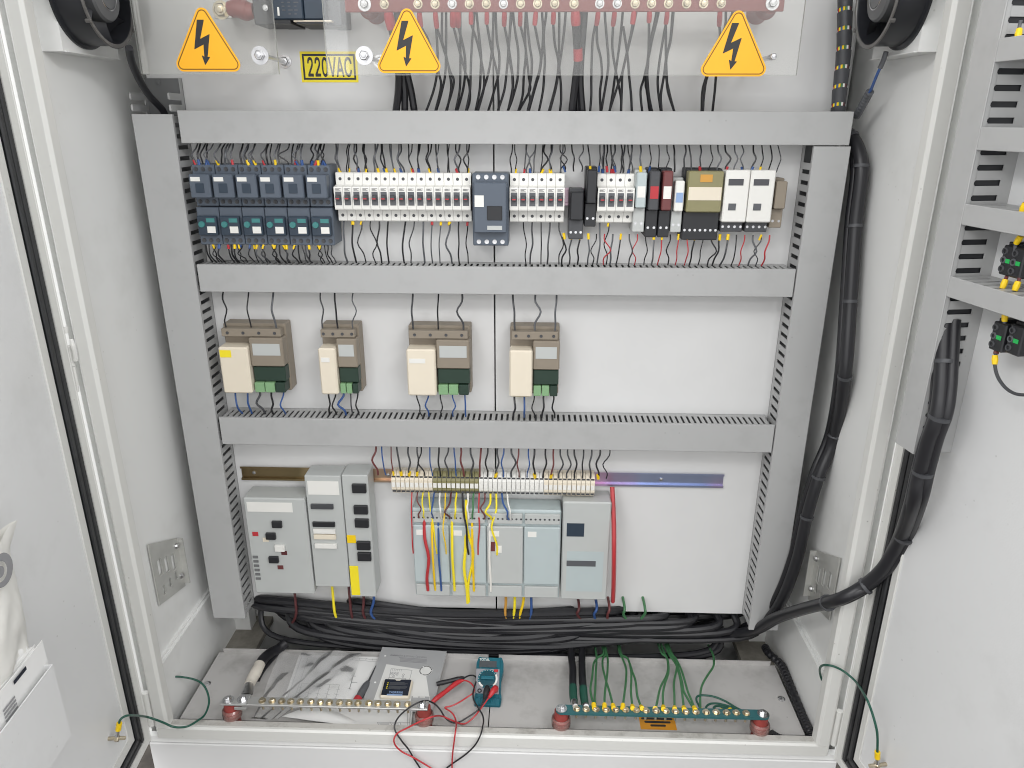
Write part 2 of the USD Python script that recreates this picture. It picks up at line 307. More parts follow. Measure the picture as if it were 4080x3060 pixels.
# doors
class Door:
    def __init__(s, sg, h, a):
        e = np.array([sg*math.sin(a), -math.cos(a), 0]); n = np.array([-sg*math.cos(a), -math.sin(a), 0])
        s.e, s.n, s.fr = e, n, Fr((h[0], h[1], 0), e, n, (0, 0, 1))
    def uz(s, x, y, off=0.):          # picture point -> (u, z) on the door's inner face raised by off
        d = ray(x, y); o = s.fr.o + off*s.n; q = C + d*((o - C) @ s.n)/(d @ s.n); return np.array([(q - s.fr.o) @ s.e, q[2]])
    def P(s, u, n, z): return s.fr((u, n, z))
    def pt(s, x, y, off=0.): u, z = s.uz(x, y, off); return s.P(u, off, z)
DL, DR = Door(-1, (-.7422, -.02), -.0959), Door(1, (.7429, -.02), .1578)
for D, st in ((DL, [0, .0219, .0569, .0793]), (DR, [0, .0192, .0535, .0692])):
    z0, z1, U = .226, 2.05, .745
    b = MB(); b.box(st[3], U-.07, -.006, -.0035, z0+st[3], z1-.07, D.fr); b.box(0, U, -.024, -.022, z0-.004, z1, D.fr)
    door = part(cab, 'door', b, 'door')
    def ring(a, c, n0, n1):
        m = MB(); m.box(a, c, n0, n1, z0+a, z1-a, D.fr); m.box(c, U-a, n0, n1, z0+a, z0+c, D.fr); m.box(U-c, U-a, n0, n1, z0+c, z1-a, D.fr); return m
    part(door, 'door_edge', ring(0, st[1], -.022, 0).box(-.0015, .003, -.0215, .001, z0-.003, z1, D.fr, .0012), 'rim')
    g = ring(st[1], st[2], -.008, -.003)
    c = (st[1]+st[2])/2
    g.box(st[1]+.004, c-.002, -.003, .0015, z0+st[1]+.004, z1-.03, D.fr, .003); g.box(c+.002, st[2]-.003, -.003, .0022, z0+c+.002, z1-.03, D.fr, .003)
    g.box(c, U-c, -.003, .0015, z0+st[1]+.004, z0+c-.002, D.fr, .003); g.box(c, U-c, -.003, .0022, z0+c+.002, z0+st[2]-.003, D.fr, .003)
    part(door, 'gasket', g, 'gasket')
    m = ring(st[2], st[3], -.0062, -.002); m.box(st[3]-.0022, st[3]+.0008, -.004, -.0003, z0+st[3], z1-.08, D.fr, .0008); part(door, 'ridge', m, 'rim')

# ------------------------------------------------------------------ wiring ducts on the mounting plate
def duct_h(label, x0, x1, z0, z1, cover=True):
    o = thing('wiring_duct', label, 'cable duct', ((x0+x1)/2, YP, z0)); zb0, zb1 = z0+.0015, z1-.0015
    b = MB(); b.box(x0+.002, x1-.002, YP-.0025, YP-.0004, zb0, zb1); part(o, 'base', b, 'duct_dark')
    for z, t in ((zb0, 1), (zb1, -1)):
        b = MB(); zz0, zz1 = (z, z+.0018) if t > 0 else (z-.0018, z); x = x0+.003
        while x < x1-.012:
            b.box(x, x+.0075, YD+.0035, YP-.014, zz0, zz1); x += .0125
        b.box(x0+.002, x1-.002, YP-.014, YP-.0025, zz0, zz1); part(o, 'finger_wall', b, 'duct')
    if cover:
        b = MB(); b.box(x0, x1, YD, YD+.002, z0-.001, z1+.001, bev=.0008); b.box(x0, x1, YD+.002, YD+.007, z0-.001, z0+.0008); b.box(x0, x1, YD+.002, YD+.007, z1-.0008, z1+.001); part(o, 'cover', b, 'duct')
    return o
zt = PY(2040, 444, YD)[2]
duct_h('topmost horizontal grey wiring duct, black wires dropping in from the red busbar', -.601, .680, zt-.058, zt)
z2t, z2b, z3t, z3b = PY(2040, 1066, YD)[2], PY(2040, 1172, YD)[2], PY(2040, 1682, YD)[2], PY(2040, 1786, YD)[2]
duct_h('middle horizontal grey wiring duct between the breaker row and the cream relays', -.606, .612, z2b, z2t)
duct_h('lowest horizontal grey wiring duct above the controller and the bare rail', -.606, .612, z3b, z3t)
def duct_v(label, x0, x1, z0, z1, ztop):
    o = thing('wiring_duct', label, 'cable duct', ((x0+x1)/2, YP, z0))
    b = MB(); b.box(x0+.0015, x1-.0015, YP-.0025, YP-.0004, z0, ztop)
    if ztop > z1+.02: b.lathe([(.0052, 0), (.005, .0015), (.0025, .0025), (1e-5, .0027)], look((x0*.62+x1*.38, YP-.0026, ztop-.008), (0, -1, 0)), 14)
    part(o, 'base', b, 'duct_dark')
    for x, t in ((x0+.0015, 1), (x1-.0015, -1)):
        b = MB(); a0, a1 = (x, x+.0018) if t > 0 else (x-.0018, x); z = z0+.004; tip = -.003 if t > 0 else -.003
        while z < ztop-.028:
            w = .0125
            b.box(a0, a1, YD+.0035, YP-.012, z, z+w); b.box(a0-.001, a1+.001, YD+.0015, YD+.006, z+.001, z+w-.001, bev=.0007); z += .0208
        b.box(a0, a1, YP-.012, YP-.0025, z0, ztop); part(o, 'finger_wall', b, 'duct')
    b = MB(); b.box(x0, x1, YD, YD+.002, z0, z1, bev=.0008); b.box(x0, x0+.0018, YD+.002, YD+.008, z0, z1); b.box(x1-.0018, x1, YD+.002, YD+.008, z0, z1); part(o, 'cover', b, 'duct')
    return o
duct_v('upright grey wiring duct at the left plate edge, fingers showing at its open top', -.691, -.612, .355, zt-.006, zt+.061)
duct_v('upright grey wiring duct at the right plate edge beside the black cable loom', .615, .684, .355, zt-.061, zt-.061)

# ------------------------------------------------------------------ clear covers, standoffs, signs
YA = .163
def cover_sheet(label, q, lip):
    o = thing('clear_cover', label, 'plastic cover', (q[0], YA, q[2]))
    x0, x1, z0, z1 = q[0], q[1], q[2], q[3]
    b = MB(); b.box(x0, x1, YA, YA+.0025, z0, z1)
    if lip: b.box(x0-.0005, x0+.002, YA+.0026, YA+.025, z0, z1)
    part(o, 'sheet', b, 'acrylic')
    b = MB(); b.box(x0, x1, YA-.0002, YA+.0027, z0-.0008, z0); b.box(x1, x1+.0009, YA-.0002, YA+.0027, z0-.0008, z1); b.box(x0-.0009, x0, YA-.0002, YA+.0027, z0-.0008, z1)
    if lip: b.box(x0-.0005, x0+.002, YA+.0028, YA+.025, z0-.0008, z0)
    part(o, 'cut_edge', b, 'acrylic_edge')
    return o
a, c = PY(563, 283, YA), PY(1111, 294, YA)
cover_sheet('bent clear plastic cover on the left, in front of the silver lug', (a[0], c[0], c[2], 1.95), True)
a, c = PY(1306, 289, YA), PY(3172, 307, YA)
cover_sheet('long clear plastic cover in front of the red busbar', (a[0], c[0], (a[2]+c[2])/2, 1.95), False)
def standoff(px_, py_, label, big=True):
    p = PY(px_, py_, YA); o = thing('standoff_bolt', label, 'bolt', (p[0], YP, p[2]), group='threaded bolts holding the clear covers')
    b = MB()
    if big: part(o, 'washer', b.lathe([(1e-5, -.0016), (.0155, -.0016), (.0155, -.0002), (1e-5, -.0002)], look((p[0], YA, p[2]), (0, 1, 0)), 24), 'zinc'); b = MB()
    part(o, 'washer', b.lathe([(1e-5, 0), (.0125, 0), (.0125, .0015), (1e-5, .0015)], look((p[0], YP-.0003, p[2]), (0, -1, 0)), 24), 'zinc')
    b = MB(); hexbolt(b, (p[0], YA-.0015, p[2]), (0, -1, 0), .0085 if big else .006, .0065, 0, .004); part(o, 'nut', b, 'zinc')
    b = MB(); hexbolt(b, (p[0], YP-.0016, p[2]), (0, -1, 0), .0085, .0065, 0, 0); part(o, 'nut', b, 'zinc')
    b = MB(); b.cyl((p[0], YA+.003, p[2]), (p[0], YP-.003, p[2]), .0042, 10); part(o, 'threaded_rod', b, 'zinc')
standoff(1037, 221, 'threaded bolt with wide washer at the lower right of the left clear cover')
standoff(1452, 222, 'threaded bolt with wide washer beside the yellow voltage label')
standoff(3077, 227, 'small bolt right of the rightmost warning triangle', False)

bolt_px = [(822, 265), (898, 265), (822, 512), (946, 447), (888, 738), (916, 738), (853, 832), (828, 720), (856, 738), (866, 567), (747, 630)]
bolt_pg = [((x-888)/783., (925-y)/783.) for x, y in bolt_px]
def triangle_sign(bl, br, apex_y, label):
    p0, p1 = PY(*bl, YA), PY(*br, YA); w = p1[0]-p0[0]; h = PY((bl[0]+br[0])/2, apex_y, YA)[2]-(p0[2]+p1[2])/2
    cx, z = (p0[0]+p1[0])/2, (p0[2]+p1[2])/2; o = thing('warning_sign', label, 'warning sign', (cx, YA, z))
    fr = Fr((cx, YA-.0003, z), (1, 0, 0), (0, 0, 1), (0, -1, 0)); r = .105*w
    tri = Polygon([(-w/2+r*1.0, r), (w/2-r*1.0, r), (0, h-r)]); out = tri.buffer(r, 16)
    b = MB(); b.poly(out, .0006, fr); part(o, 'sticker', b, 'yellow', smooth=False)
    l = out.buffer(-.034*w); b = MB(); b.poly(l.exterior.buffer(.0068*w), .0002, fr, .0007); part(o, 'border_line', b, 'ink_brown', smooth=False)
    sx, sz = w, h/(817/783.)
    b = MB(); b.poly(Polygon([(x*sx, y*sz) for x, y in bolt_pg]).buffer(.0006), .0002, fr, .0007); part(o, 'lightning_bolt', b, 'ink', smooth=False)
triangle_sign((708, 285), (961, 286), 30, 'yellow lightning bolt warning triangle on the left clear cover')
triangle_sign((1507, 291), (1756, 291), 34, 'yellow lightning bolt warning triangle over the thick black cables')
triangle_sign((2790, 304), (3048, 305), 42, 'yellow lightning bolt warning triangle at the right end of the red busbar')
# voltage label
p0, p1 = PY(1206, 328, YP), PY(1427, 329, YP); h = PY(1200, 205, YP)[2]-p0[2]; w = p1[0]-p0[0]+.002
o = thing('voltage_label', 'yellow label reading 220VAC in a black frame', 'label', (p0[0], YP, p0[2]))
fr = Fr((p0[0]-.001, YP-.0002, p0[2]), (1, 0, 0), (0, 0, 1), (0, -1, 0))
b = MB(); b.box(0, w, 0, h, 0, .0004, fr); part(o, 'sticker', b, 'label_yellow')
b = MB(); R_ = sbox(.0042, .0045, w-.0042, h-.0045); b.poly(R_.difference(R_.buffer(-.0036, join_style=2)), .0002, fr, .0005); part(o, 'frame_line', b, 'ink', smooth=False)
b = MB(); b.text('220VAC', h*.60, Fr(fr((.0085+.003, h*.2, 0)), (1, 0, 0), (0, 0, 1), (0, -1, 0)), True, .0002, .0005, w-.023); part(o, 'lettering', b, 'ink', smooth=False)

# ------------------------------------------------------------------ red busbar and its wires
YBAR = .205
pa, pb = PY(1376, 51, YBAR), PY(3150, 43, YBAR); zb = (pa[2]+pb[2])/2; x1 = PY(3125, 20, YBAR)[0]
bus = thing('busbar', 'long red busbar with a row of bolts behind the clear cover', 'busbar', ((pa[0]+x1)/2, YBAR, zb))
b = MB(); b.box(pa[0], x1, YBAR, YBAR+.006, zb, zb+.0255, bev=.001); part(bus, 'bar', b, 'red_bar')
for x in (1455, 3077):
    p = PY(x, 22, YBAR); b = MB(); b.lathe([(1e-5, 0), (.013, 0), (.0135, .022), (.019, .03), (.0135, .038), (.0145, .075), (.02, .0885), (1e-5, .0885)], look((p[0], YBAR+.0062, p[2]), (0, 1, 0)), 22); part(bus, 'insulator', b, 'red_bar')
for i, x in enumerate((1453, 1532, 1666, 1734, 1802, 1870, 1938, 2006, 2074, 2142, 2210, 2287, 2389, 2459, 2530, 2595, 2663, 2735, 2803, 2873, 3077)):
    b = MB(); p = PY(x, 24-(x-1453)*.006, YBAR); big = i in (0, 20); hexbolt(b, (p[0], YBAR-.0003, zb+.0128), (0, -1, 0), .0075 if big else .0062, .0052, .0118 if big else .0082, .002); part(bus, 'bolt', b, 'zinc' if big or rng.random() < .3 else 'brass')
GW = 'black wires hanging from the red busbar into the topmost duct'
def wire3(P, off, sc, y0=YBAR+.010, y1=YBAR+.05, ytop=50, ybot=447):
    out = []
    for x, y in P:
        x, y = off + x/sc, y/sc; t = np.clip((y-ytop)/(ybot-ytop), 0, 1.05); out.append(PY(x, y, y0+(y1-y0)*t))
    if out[-1][2] < zt+.02: e = out[-1]; d = out[-1]-out[-2]; out.append(e + unit(d)*.03)
    return np.array(out)
def hang(P, off, r=.0027, sleeve=None, label=None, group=GW, dy=0., clip=None, name='black_wire'):
    Q = wire3(P, off, 3.16, YBAR+.004+dy if sleeve else YBAR+.016+dy, YBAR+.045+dy)
    if not sleeve and P[0][1] < 200: Q = np.vstack([Q[0]+(0, 0, .03), Q])
    o = thing(name, label, 'wire', Q[0], group=group)
    b = MB(); b.tube(Q, r, 8, 6); part(o, 'sheath', b, 'black_wire')
    if sleeve:
        q = np.array(PY(off+sleeve[0]/3.16, sleeve[1]/3.16, YBAR+.004)); t = q + (Q[0]-q)*1.06; rr = sleeve[2]
        b = MB(); b.tube(np.array([q+(0, 0, .004), q*.7+t*.3, t*.8+q*.2, t]), [rr*.9, rr*1.05, rr, rr*.92], 10, 3); part(o, 'sleeve', b, 'red_sleeve')
        b = MB(); b.box(q[0]-.004, q[0]+.004, YBAR-.0002+.0065, YBAR+.009, q[2]-.001, zb+.016); part(o, 'lug', b, 'zinc')
    return o
S1, S2, S3 = 1350, 2000, 2650
Wl = [([(1232, 340), (1340, 680), (1400, 900), (1445, 1000), (1430, 1130), (1350, 1400)], S1, (1215, 180, .0046)),
 ([(1030, 330), (1080, 420), (1130, 520), (1260, 930), (1285, 1100), (1215, 1400)], S1, (1015, 190, .0048)),
 ([(1440, 318), (1520, 640), (1590, 900), (1640, 1060), (1650, 1250), (1610, 1400)], S1, (1440, 170, .006)),
 ([(1500, 318), (1560, 560), (1590, 750), (1590, 930), (1560, 1150), (1490, 1400)], S1, (1500, 170, .006)),
 ([(1665, 298), (1750, 560), (1800, 800), (1825, 950), (1825, 1120), (1750, 1400)], S1, (1665, 175, .0043)),
 ([(1862, 290), (1920, 620), (1990, 900), (2000, 1000), (2012, 1250), (2012, 1400)], S1, (1865, 175, .0043)),
 ([(2082, 310), (2140, 620), (2180, 900), (2190, 1100), (2130, 1400)], S1, (2085, 175, .0046)),
 ([(228, 308), (290, 560), (300, 700), (275, 950), (260, 1200), (205, 1405)], S2, (232, 175, .0042)),
 ([(412, 310), (460, 560), (490, 720), (470, 900), (430, 1030), (330, 1405)], S2, (425, 175, .0044)),
 ([(645, 290), (665, 550), (710, 770), (700, 950), (660, 1150), (590, 1405)], S2, (650, 165, .0044)),
 ([(1192, 300), (1200, 540), (1245, 740), (1258, 950), (1235, 1150), (1242, 1405)], S2, (1212, 165, .0046)),
 ([(1400, 308), (1390, 600), (1430, 880), (1470, 1080), (1500, 1250), (1498, 1405)], S2, (1418, 165, .0046)),
 ([(1645, 295), (1620, 450), (1580, 620), (1520, 900), (1450, 1100), (1350, 1405)], S2, (1662, 165, .0048)),
 ([(1852, 270), (1850, 500), (1840, 800), (1830, 950), (1850, 1200), (1890, 1405)], S2, (1858, 165, .0046)),
 ([(2065, 290), (2010, 600), (1970, 880), (1962, 1100), (2000, 1405)], S2, (2082, 165, .0044)),
 ([(682, 310), (690, 470), (660, 800), (640, 965), (625, 1150), (597, 1400)], S3, (690, 160, .0046)),
 ([(1215, 170), (1245, 720), (1235, 930), (1190, 1150), (1100, 1400)], S1, None), ([(1300, 165), (1300, 500), (1340, 650), (1390, 900), (1415, 1100), (1370, 1350)], S1, None),
 ([(1350, 165), (1350, 600), (1340, 930), (1290, 1180), (1225, 1400)], S1, None), ([(1530, 170), (1530, 900), (1520, 1150), (1470, 1400)], S1, None),
 ([(1705, 170), (1670, 650), (1660, 930), (1650, 1150), (1600, 1400)], S1, None), ([(1735, 170), (1770, 500), (1790, 700), (1785, 930), (1770, 1150), (1720, 1400)], S1, None),
 ([(1975, 170), (1990, 500), (2020, 700), (2010, 930), (1940, 1200), (1880, 1400)], S1, None), ([(1950, 170), (1925, 650), (1880, 930), (1820, 1130), (1740, 1400)], S1, None),
 ([(2165, 170), (2140, 600), (2110, 930), (2080, 1150), (2000, 1400)], S1, None), ([(125, 155), (90, 500), (80, 700), (110, 830), (130, 950), (130, 1200), (70, 1405)], S2, None),
 ([(140, 160), (170, 420), (205, 650), (200, 930), (185, 1050), (130, 1250), (72, 1405)], S2, None), ([(300, 160), (290, 500), (330, 900), (350, 1050), (345, 1150), (210, 1400)], S2, None),
 ([(308, 160), (345, 550), (375, 750), (370, 950), (340, 1150), (355, 1250), (320, 1405)], S2, None), ([(505, 160), (520, 430), (490, 800), (460, 960), (430, 1060), (335, 1405)], S2, None),
 ([(558, 160), (525, 450), (540, 750), (530, 950), (515, 1150), (465, 1405)], S2, None), ([(722, 155), (720, 800), (740, 1050), (745, 1250), (730, 1405)], S2, None),
 ([(802, 155), (770, 500), (720, 850), (680, 1100), (600, 1405)], S2, None), ([(1175, 310), (1140, 530), (1125, 950), (1125, 1200), (1110, 1405)], S2, None),
 ([(1295, 155), (1320, 500), (1340, 750), (1325, 950), (1250, 1400)], S2, None), ([(1520, 160), (1480, 560), (1425, 950), (1390, 1200), (1355, 1405)], S2, None),
 ([(1525, 330), (1570, 620), (1590, 800), (1600, 950), (1625, 1200), (1635, 1405)], S2, None), ([(1690, 155), (1600, 560), (1520, 900), (1510, 1100), (1500, 1405)], S2, None),
 ([(1970, 160), (1890, 500), (1840, 750), (1790, 980), (1745, 1150), (1765, 1405)], S2, None), ([(1945, 160), (1870, 520), (1830, 800), (1810, 1050), (1825, 1150), (1860, 1405)], S2, None),
 ([(2150, 155), (2120, 500), (2070, 720), (2040, 950), (2000, 1200), (2010, 1405)], S2, None), ([(2062, 300), (2065, 700), (2075, 960), (2090, 1150), (2170, 1405)], S2, None),
 ([(105, 150), (70, 500), (20, 720), (12, 950), (60, 1200), (115, 1405)], S3, None), ([(765, 150), (750, 350), (620, 700), (520, 965), (470, 1150), (460, 1400)], S3, None), ([(850, 150), (790, 300), (640, 700), (530, 970), (490, 1200), (475, 1400)], S3, None)]
Wl.sort(key=lambda w: (w[2] is None, w[1]+w[0][0][0]/3.16))
for i, (P, off, sl) in enumerate(Wl):
    j = i if sl else i-16
    hang(P, off, .0024, sl, (ORD[j] + ' red sleeved black wire from the left under the red busbar') if sl else ((ORD[j] if j < 20 else 'late') + ' unsleeved black wire from the left behind the red busbar' if j < 20 else ORD[28-j] + ' unsleeved black wire from the right behind the red busbar'), dy=(i % 4)*.006)
GT = 'thick black cables under the middle warning triangle'
for i, P in enumerate(([(665, 360), (720, 600), (755, 930), (750, 1150), (720, 1405)], [(735, 170), (790, 560), (805, 930), (828, 1150), (830, 1405)], [(765, 165), (800, 560), (860, 930), (910, 1150), (952, 1405)])):
    hang(P, S1, .0072, (625, 185, .009) if i == 0 else None, 'thick black cable dropping below the warning triangle', GT, dy=i*.004, name='power_cable')
GT = 'thick black cables at the middle of the red busbar'
for i, P in enumerate(([(930, 312), (948, 600), (955, 760), (935, 950), (905, 1200), (880, 1405)], [(1035, 155), (1005, 550), (985, 850), (985, 1100), (1010, 1405)], [(1000, 160), (975, 600), (962, 950), (955, 1405)])):
    o = hang(P, S2, .0072, (925, 175, .0085) if i == 0 else None, 'thick black cable in the bundle of three at mid busbar', GT, dy=i*.005, name='power_cable')
    if i == 0:
        q0, q1 = PY(2000+955/3.16, 610/3.16, YBAR+.017), PY(2000+960/3.16, 760/3.16, YBAR+.024); b = MB(); b.tube(np.array([q0, q1]), .0085, 12, 0); part(o, 'red_band', b, 'red_sleeve')

# ------------------------------------------------------------------ circuit breaker with lug at the top left
def R3(o, nm, m, x0, y0, x1, y1, Y0, Y1, bev=.001, mb=None):     # box whose front face spans the picture rectangle
    p, q = PY(x0, y1, Y0), PY(x1, y0, Y0); b = mb or MB(); b.box(p[0], q[0], Y0, Y1, p[2], q[2], bev=bev)
    return part(o, nm, b, m) if nm else b
p = PY(1190, 88, .205)
o = thing('circuit_breaker', 'dark blue grey moulded breaker at the top edge', 'circuit breaker', (p[0], YP, p[2]))
zt_ = 1.80
b = MB(); x0, x1, x2 = PY(1088, 78, .205)[0], PY(1210, 78, .205)[0], PY(1291, 78, .205)[0]; zq = PY(1190, 77, .205)[2]
b.box(x0, x1, .205, YP-.001, zq, zt_, bev=.002); part(o, 'body', b, 'navy_plastic')
b = MB(); b.box(x1+.0008, x2, .207, YP-.001, zq, zt_, bev=.002); part(o, 'trip_unit', b, 'navy_plastic')
b = MB(); b.box(x0-.002, x0+.03, .209, YP-.001, zq-.0065, zq-.0002); b.box(x0+.04, x2, .212, YP-.001, zq-.0065, zq-.0035); part(o, 'base', b, 'black')  # black strip at the left stands for the shadow line under the breaker
b = MB(); b.box(x0+.035, x2+.012, .2105, YP-.001, zq-.0033, zq-.0004, bev=.0005); part(o, 'label_strip', b, 'cream')
b = MB(); b.box(x0+.0095, x0+.013, .2042, .2052, PY(1117, 63, .205)[2], PY(1110, 28, .205)[2]); part(o, 'indicator', b, 'white_plastic')
b = MB()
for r_ in range(5):
    for c_ in range(3):
        if rng.random() < .85: b.box(x0+.018+c_*.011, x0+.018+c_*.011+.004+.005*rng.random(), .2044, .2049, zq+.008+r_*.0062, zq+.0095+r_*.0062)
part(o, 'printing', b, 'grey_wire')
b = MB(); b.box(x2+.002, x2+.027, .225, YP-.001, zq-.008, zt_, bev=.001); b.cyl((x2+.013, .2248, zq+.028), (x2+.013, .2262, zq+.028), .006, 16); part(o, 'side_terminal', b, 'dark')
b = MB(); xa = PY(1010, 50, .225)[0]; b.box(xa, x0-.003, .225, YP-.001, zq-.006, zt_, bev=.001); part(o, 'side_terminal', b, 'dark')
b = MB(); hexbolt(b, PY(1058, 31, .2248), (0, -1, 0), .0035, .002, .005); part(o, 'screw', b, 'zinc')
p0, p1 = PY(855, 75, .235), PY(916, 7, .235)
l = thing('cable_lug', 'silver bolted lug with red taped cable behind the left cover', 'cable lug', ((p0[0]+p1[0])/2, YP, p0[2]))
b = MB(); b.box(p0[0], p1[0], .235, .240, p0[2], p1[2], bev=.001); b.box(p0[0]+.006, p1[0]-.006, .240, YP, p0[2]+.008, p1[2]); part(l, 'plate', b, 'steel_bar')
b = MB(); hexbolt(b, PY(882, 40, .2348), (0, -1, 0), .012, .007, .016, .004); part(l, 'bolt', b, 'brass')
a, c = PY(915, 38, .243), PY(1012, 42, .243)
b = MB(); b.tube(np.array([a, a*.6+c*.4+(0, -.002, .002), a*.3+c*.7+(0, 0, -.001), c]), [.014, .0165, .0175, .012], 14, 6); part(l, 'red_tape', b, 'red_bar')

# ------------------------------------------------------------------ fans on the side walls
def fan(sg, label, cable_label):
    X0, X1, Yc, Zc, r = sg*.699, sg*.646, .133 if sg < 0 else .128, 1.709 if sg < 0 else 1.707, .0798
    o = thing('cooling_fan', label, 'fan', (X0, Yc, Zc))
    bz = (PX(297, 236, -.70)[2] if sg < 0 else PX(3640, 236, .70)[2]) + .010
    b = MB(); b.box(sg*.7355, X0, .064, .066, bz, 1.80); b.box(sg*.7355, X0, .234, .236, bz, 1.80); b.box(sg*.7005, X0, .0665, .2335, bz, 1.80); b.box(sg*.734, sg*.701, .0665, .2335, bz, bz+.0016)
    b.box(X0, X0-sg*.006, .068, .232, bz-.0005, bz+.0012); part(o, 'mount_box', b, 'paint')
    fr = look((X0, Yc, Zc), (-sg, 0, 0)); H = abs(X1-X0)
    b = MB(); b.lathe([(r+.006, 0), (r+.006, .004), (r, .006), (r, H-.004), (r+.003, H-.002), (r+.003, H), (r-.002, H), (r-.004, H-.004), (r-.004, .004), (r+.006, 0)], fr, 56); part(o, 'housing', b, 'fan')
    b = MB(); b.lathe([(r+.0032, H-.0024), (r+.0045, H-.001), (r+.0032, H+.0006), (r-.0022, H+.0004), (r-.003, H-.001)], fr, 56); part(o, 'front_rim', b, 'fan_guard')
    b = MB(); b.lathe([(.043, .006), (.043, H-.006), (.040, H-.002), (.026, H+.001), (.026, H-.0005), (.022, H-.0005), (.022, H+.001), (.012, H), (1e-5, H)], fr, 36); part(o, 'hub', b, 'fan_hub')
    b = MB(); b.lathe([(.0255, H+.0012), (.0245, H+.0019), (.0235, H+.0012)], fr, 36); part(o, 'hub_ring', b, 'zinc')
    for k in range(7):
        b = MB(); V = []; t0 = k*2*math.pi/7
        for i in range(7):
            rr = .042+(r-.0475)*i/6
            for j, (da, hh) in enumerate(((-.26-.04*i, H*.25), (.0, H*.5), (.26-.02*i, H*.78))): V.append((rr*math.cos(t0+da+.05*i), rr*math.sin(t0+da+.05*i), hh))
        f = [[i*3+j, i*3+j+1, (i+1)*3+j+1, (i+1)*3+j] for i in range(6) for j in range(2)]
        V = np.array(V); b.add(V, f, fr); b.add(V+(0, 0, -.0015), [q[::-1] for q in f], fr); part(o, 'blade', b, 'fan')
    for a_ in (math.radians(a0) for a0 in (35, 145, 215, 325)):
        b = MB(); q = fr((r*math.cos(a_)+.004*math.cos(a_), r*math.sin(a_)+.004*math.sin(a_), H-.006)); b.cyl(q, q+fr.m[2]*.008, .0035, 8); part(o, 'clip', b, 'fan_guard')
    return o
fan(-1, 'black round cooling fan on the left inner wall', ''); fan(1, 'black round cooling fan on the right inner wall', '')
def path(P, off, sc, Y): return np.array([PY(off[0]+x/sc, off[1]+y/sc, Y0) for (x, y), Y0 in zip(P, Y)])
Q = path([(1625, 600), (1650, 750), (1705, 900), (1785, 1060), (1885, 1210), (1990, 1320), (2050, 1390), (2085, 1470)], (0, 0), 3.16, [.15, .17, .19, .21, .23, .25, .26, .265])
o = thing('fan_cable', 'black cable from the left fan into the upright duct', 'cable', Q[0]); b = MB(); b.tube(Q, .0068, 12); part(o, 'sheath', b, 'black_wire')
Q = path([(655, 585), (620, 690), (585, 770), (545, 860), (505, 960), (470, 1040), (420, 1130), (365, 1230), (320, 1310)], (3300, 0), 2.836, [.15, .155, .16, .17, .185, .20, .22, .24, .26])
o = thing('fan_cable', 'blue wires in grey and black sleeves below the right fan', 'cable', Q[0])
b = MB(); b.tube(Q[:3], .0042, 10); part(o, 'grey_sleeve', b, 'grey_wire')
for d in (-.0018, .0018): b = MB(); b.tube(Q[1:7]+(d*.8, d*.8, 0), .0017, 8); part(o, 'wire', b, 'blue_wire')
S = spline(Q[5:], 12); b = MB(); b.tube(S, [.0068+(.0006 if i % 4 < 2 else -.0005) for i in range(len(S))], 12, 0); part(o, 'corrugated_sleeve', b, 'grey_wire')

# spiral wrapped bundle
o = thing('wire_bundle', 'black spiral wrapped bundle of coloured wires beside the right fan', 'wire bundle', PY(3340, 445, .25))
ends = [PY(3300+(110+275)/2/2.836, -40, .262), PY(3300+185/2.836, 120, .256), PY(3300+170/2.836, 230, .256), PY(3300+150/2.836, 300, .256), PY(3300+125/2.836, 380, .257), PY(3300+108/2.836, 460, .262)]
S = spline(ends, 20); rad = .0128
for k, m in enumerate(('red_wire', 'label_yellow', 'blue_wire', 'ferrule', 'green_wire', 'white_wire', 'dark_red', 'black_wire', 'white_wire', 'blue_wire')):
    a_ = math.pi + math.pi*(k+.5)/10*1.15 - .2; d = np.array([math.cos(a_), math.sin(a_), 0])*(rad-.0027); b = MB(); b.tube(S[::8]+d, .0022, 7, 2); part(o, 'wire', b, m)
L = np.concatenate([[0], np.cumsum(np.linalg.norm(np.diff(S, axis=0), axis=1))])
def at_len(t): return np.array([np.interp(t, L, S[:, i]) for i in range(3)])
t = .006
while t < L[-1]-.01:
    b = MB(); w = .0258; c0 = at_len(t); n_ = 26; V = []
    for i in range(n_+1):
        a_ = 2*math.pi*i/n_
        for j, ww in enumerate((0, w)):
            for rr in (rad+.0008, rad-.0004):
                cc = at_len(min(t+ww+.004*math.sin(a_), L[-1])); V.append(cc+np.array([math.cos(a_), math.sin(a_), 0])*rr*(1.0-.06*(j == 1)))
    f = []
    for i in range(n_):
        p, q = i*4, (i+1)*4; f += [[p, q, q+2, p+2], [p+1, p+3, q+3, q+1], [p, p+1, q+1, q], [p+2, q+2, q+3, p+3]]
    b.add(np.array(V), f); part(o, 'wrap_band', b, 'dark'); t += .0325

# ------------------------------------------------------------------ first row: starters, breakers, relays on the rail
def XA(x, y, Y): return PY(x, y, Y)[0]
def rail(label, x0, x1, z):
    o = thing('mounting_rail', label, 'rail', ((x0+x1)/2, YP, z)); b = MB()
    b.box(x0, x1, YP-.0075, YP-.0063, z-.0175, z-.0125); b.box(x0, x1, YP-.0075, YP-.0063, z+.0125, z+.0175); b.box(x0, x1, YP-.0063, YP-.0012, z-.0137, z-.0125); b.box(x0, x1, YP-.0063, YP-.0012, z+.0125, z+.0137); b.box(x0, x1, YP-.0013, YP-.0002, z-.0125, z+.0125)
    part(o, 'profile', b, 'rail')
    for x in np.arange(x0+.03, x1, .16):
        b = MB(); b.lathe([(1e-5, 0), (.0045, 0), (.004, .002), (1e-5, .0026)], look((x, YP-.0014, z), (0, -1, 0)), 12); part(o, 'screw', b, 'zinc')
ZR1 = 1.363
rail('yellow zinc rail behind the breaker row', -.595, .59, ZR1)
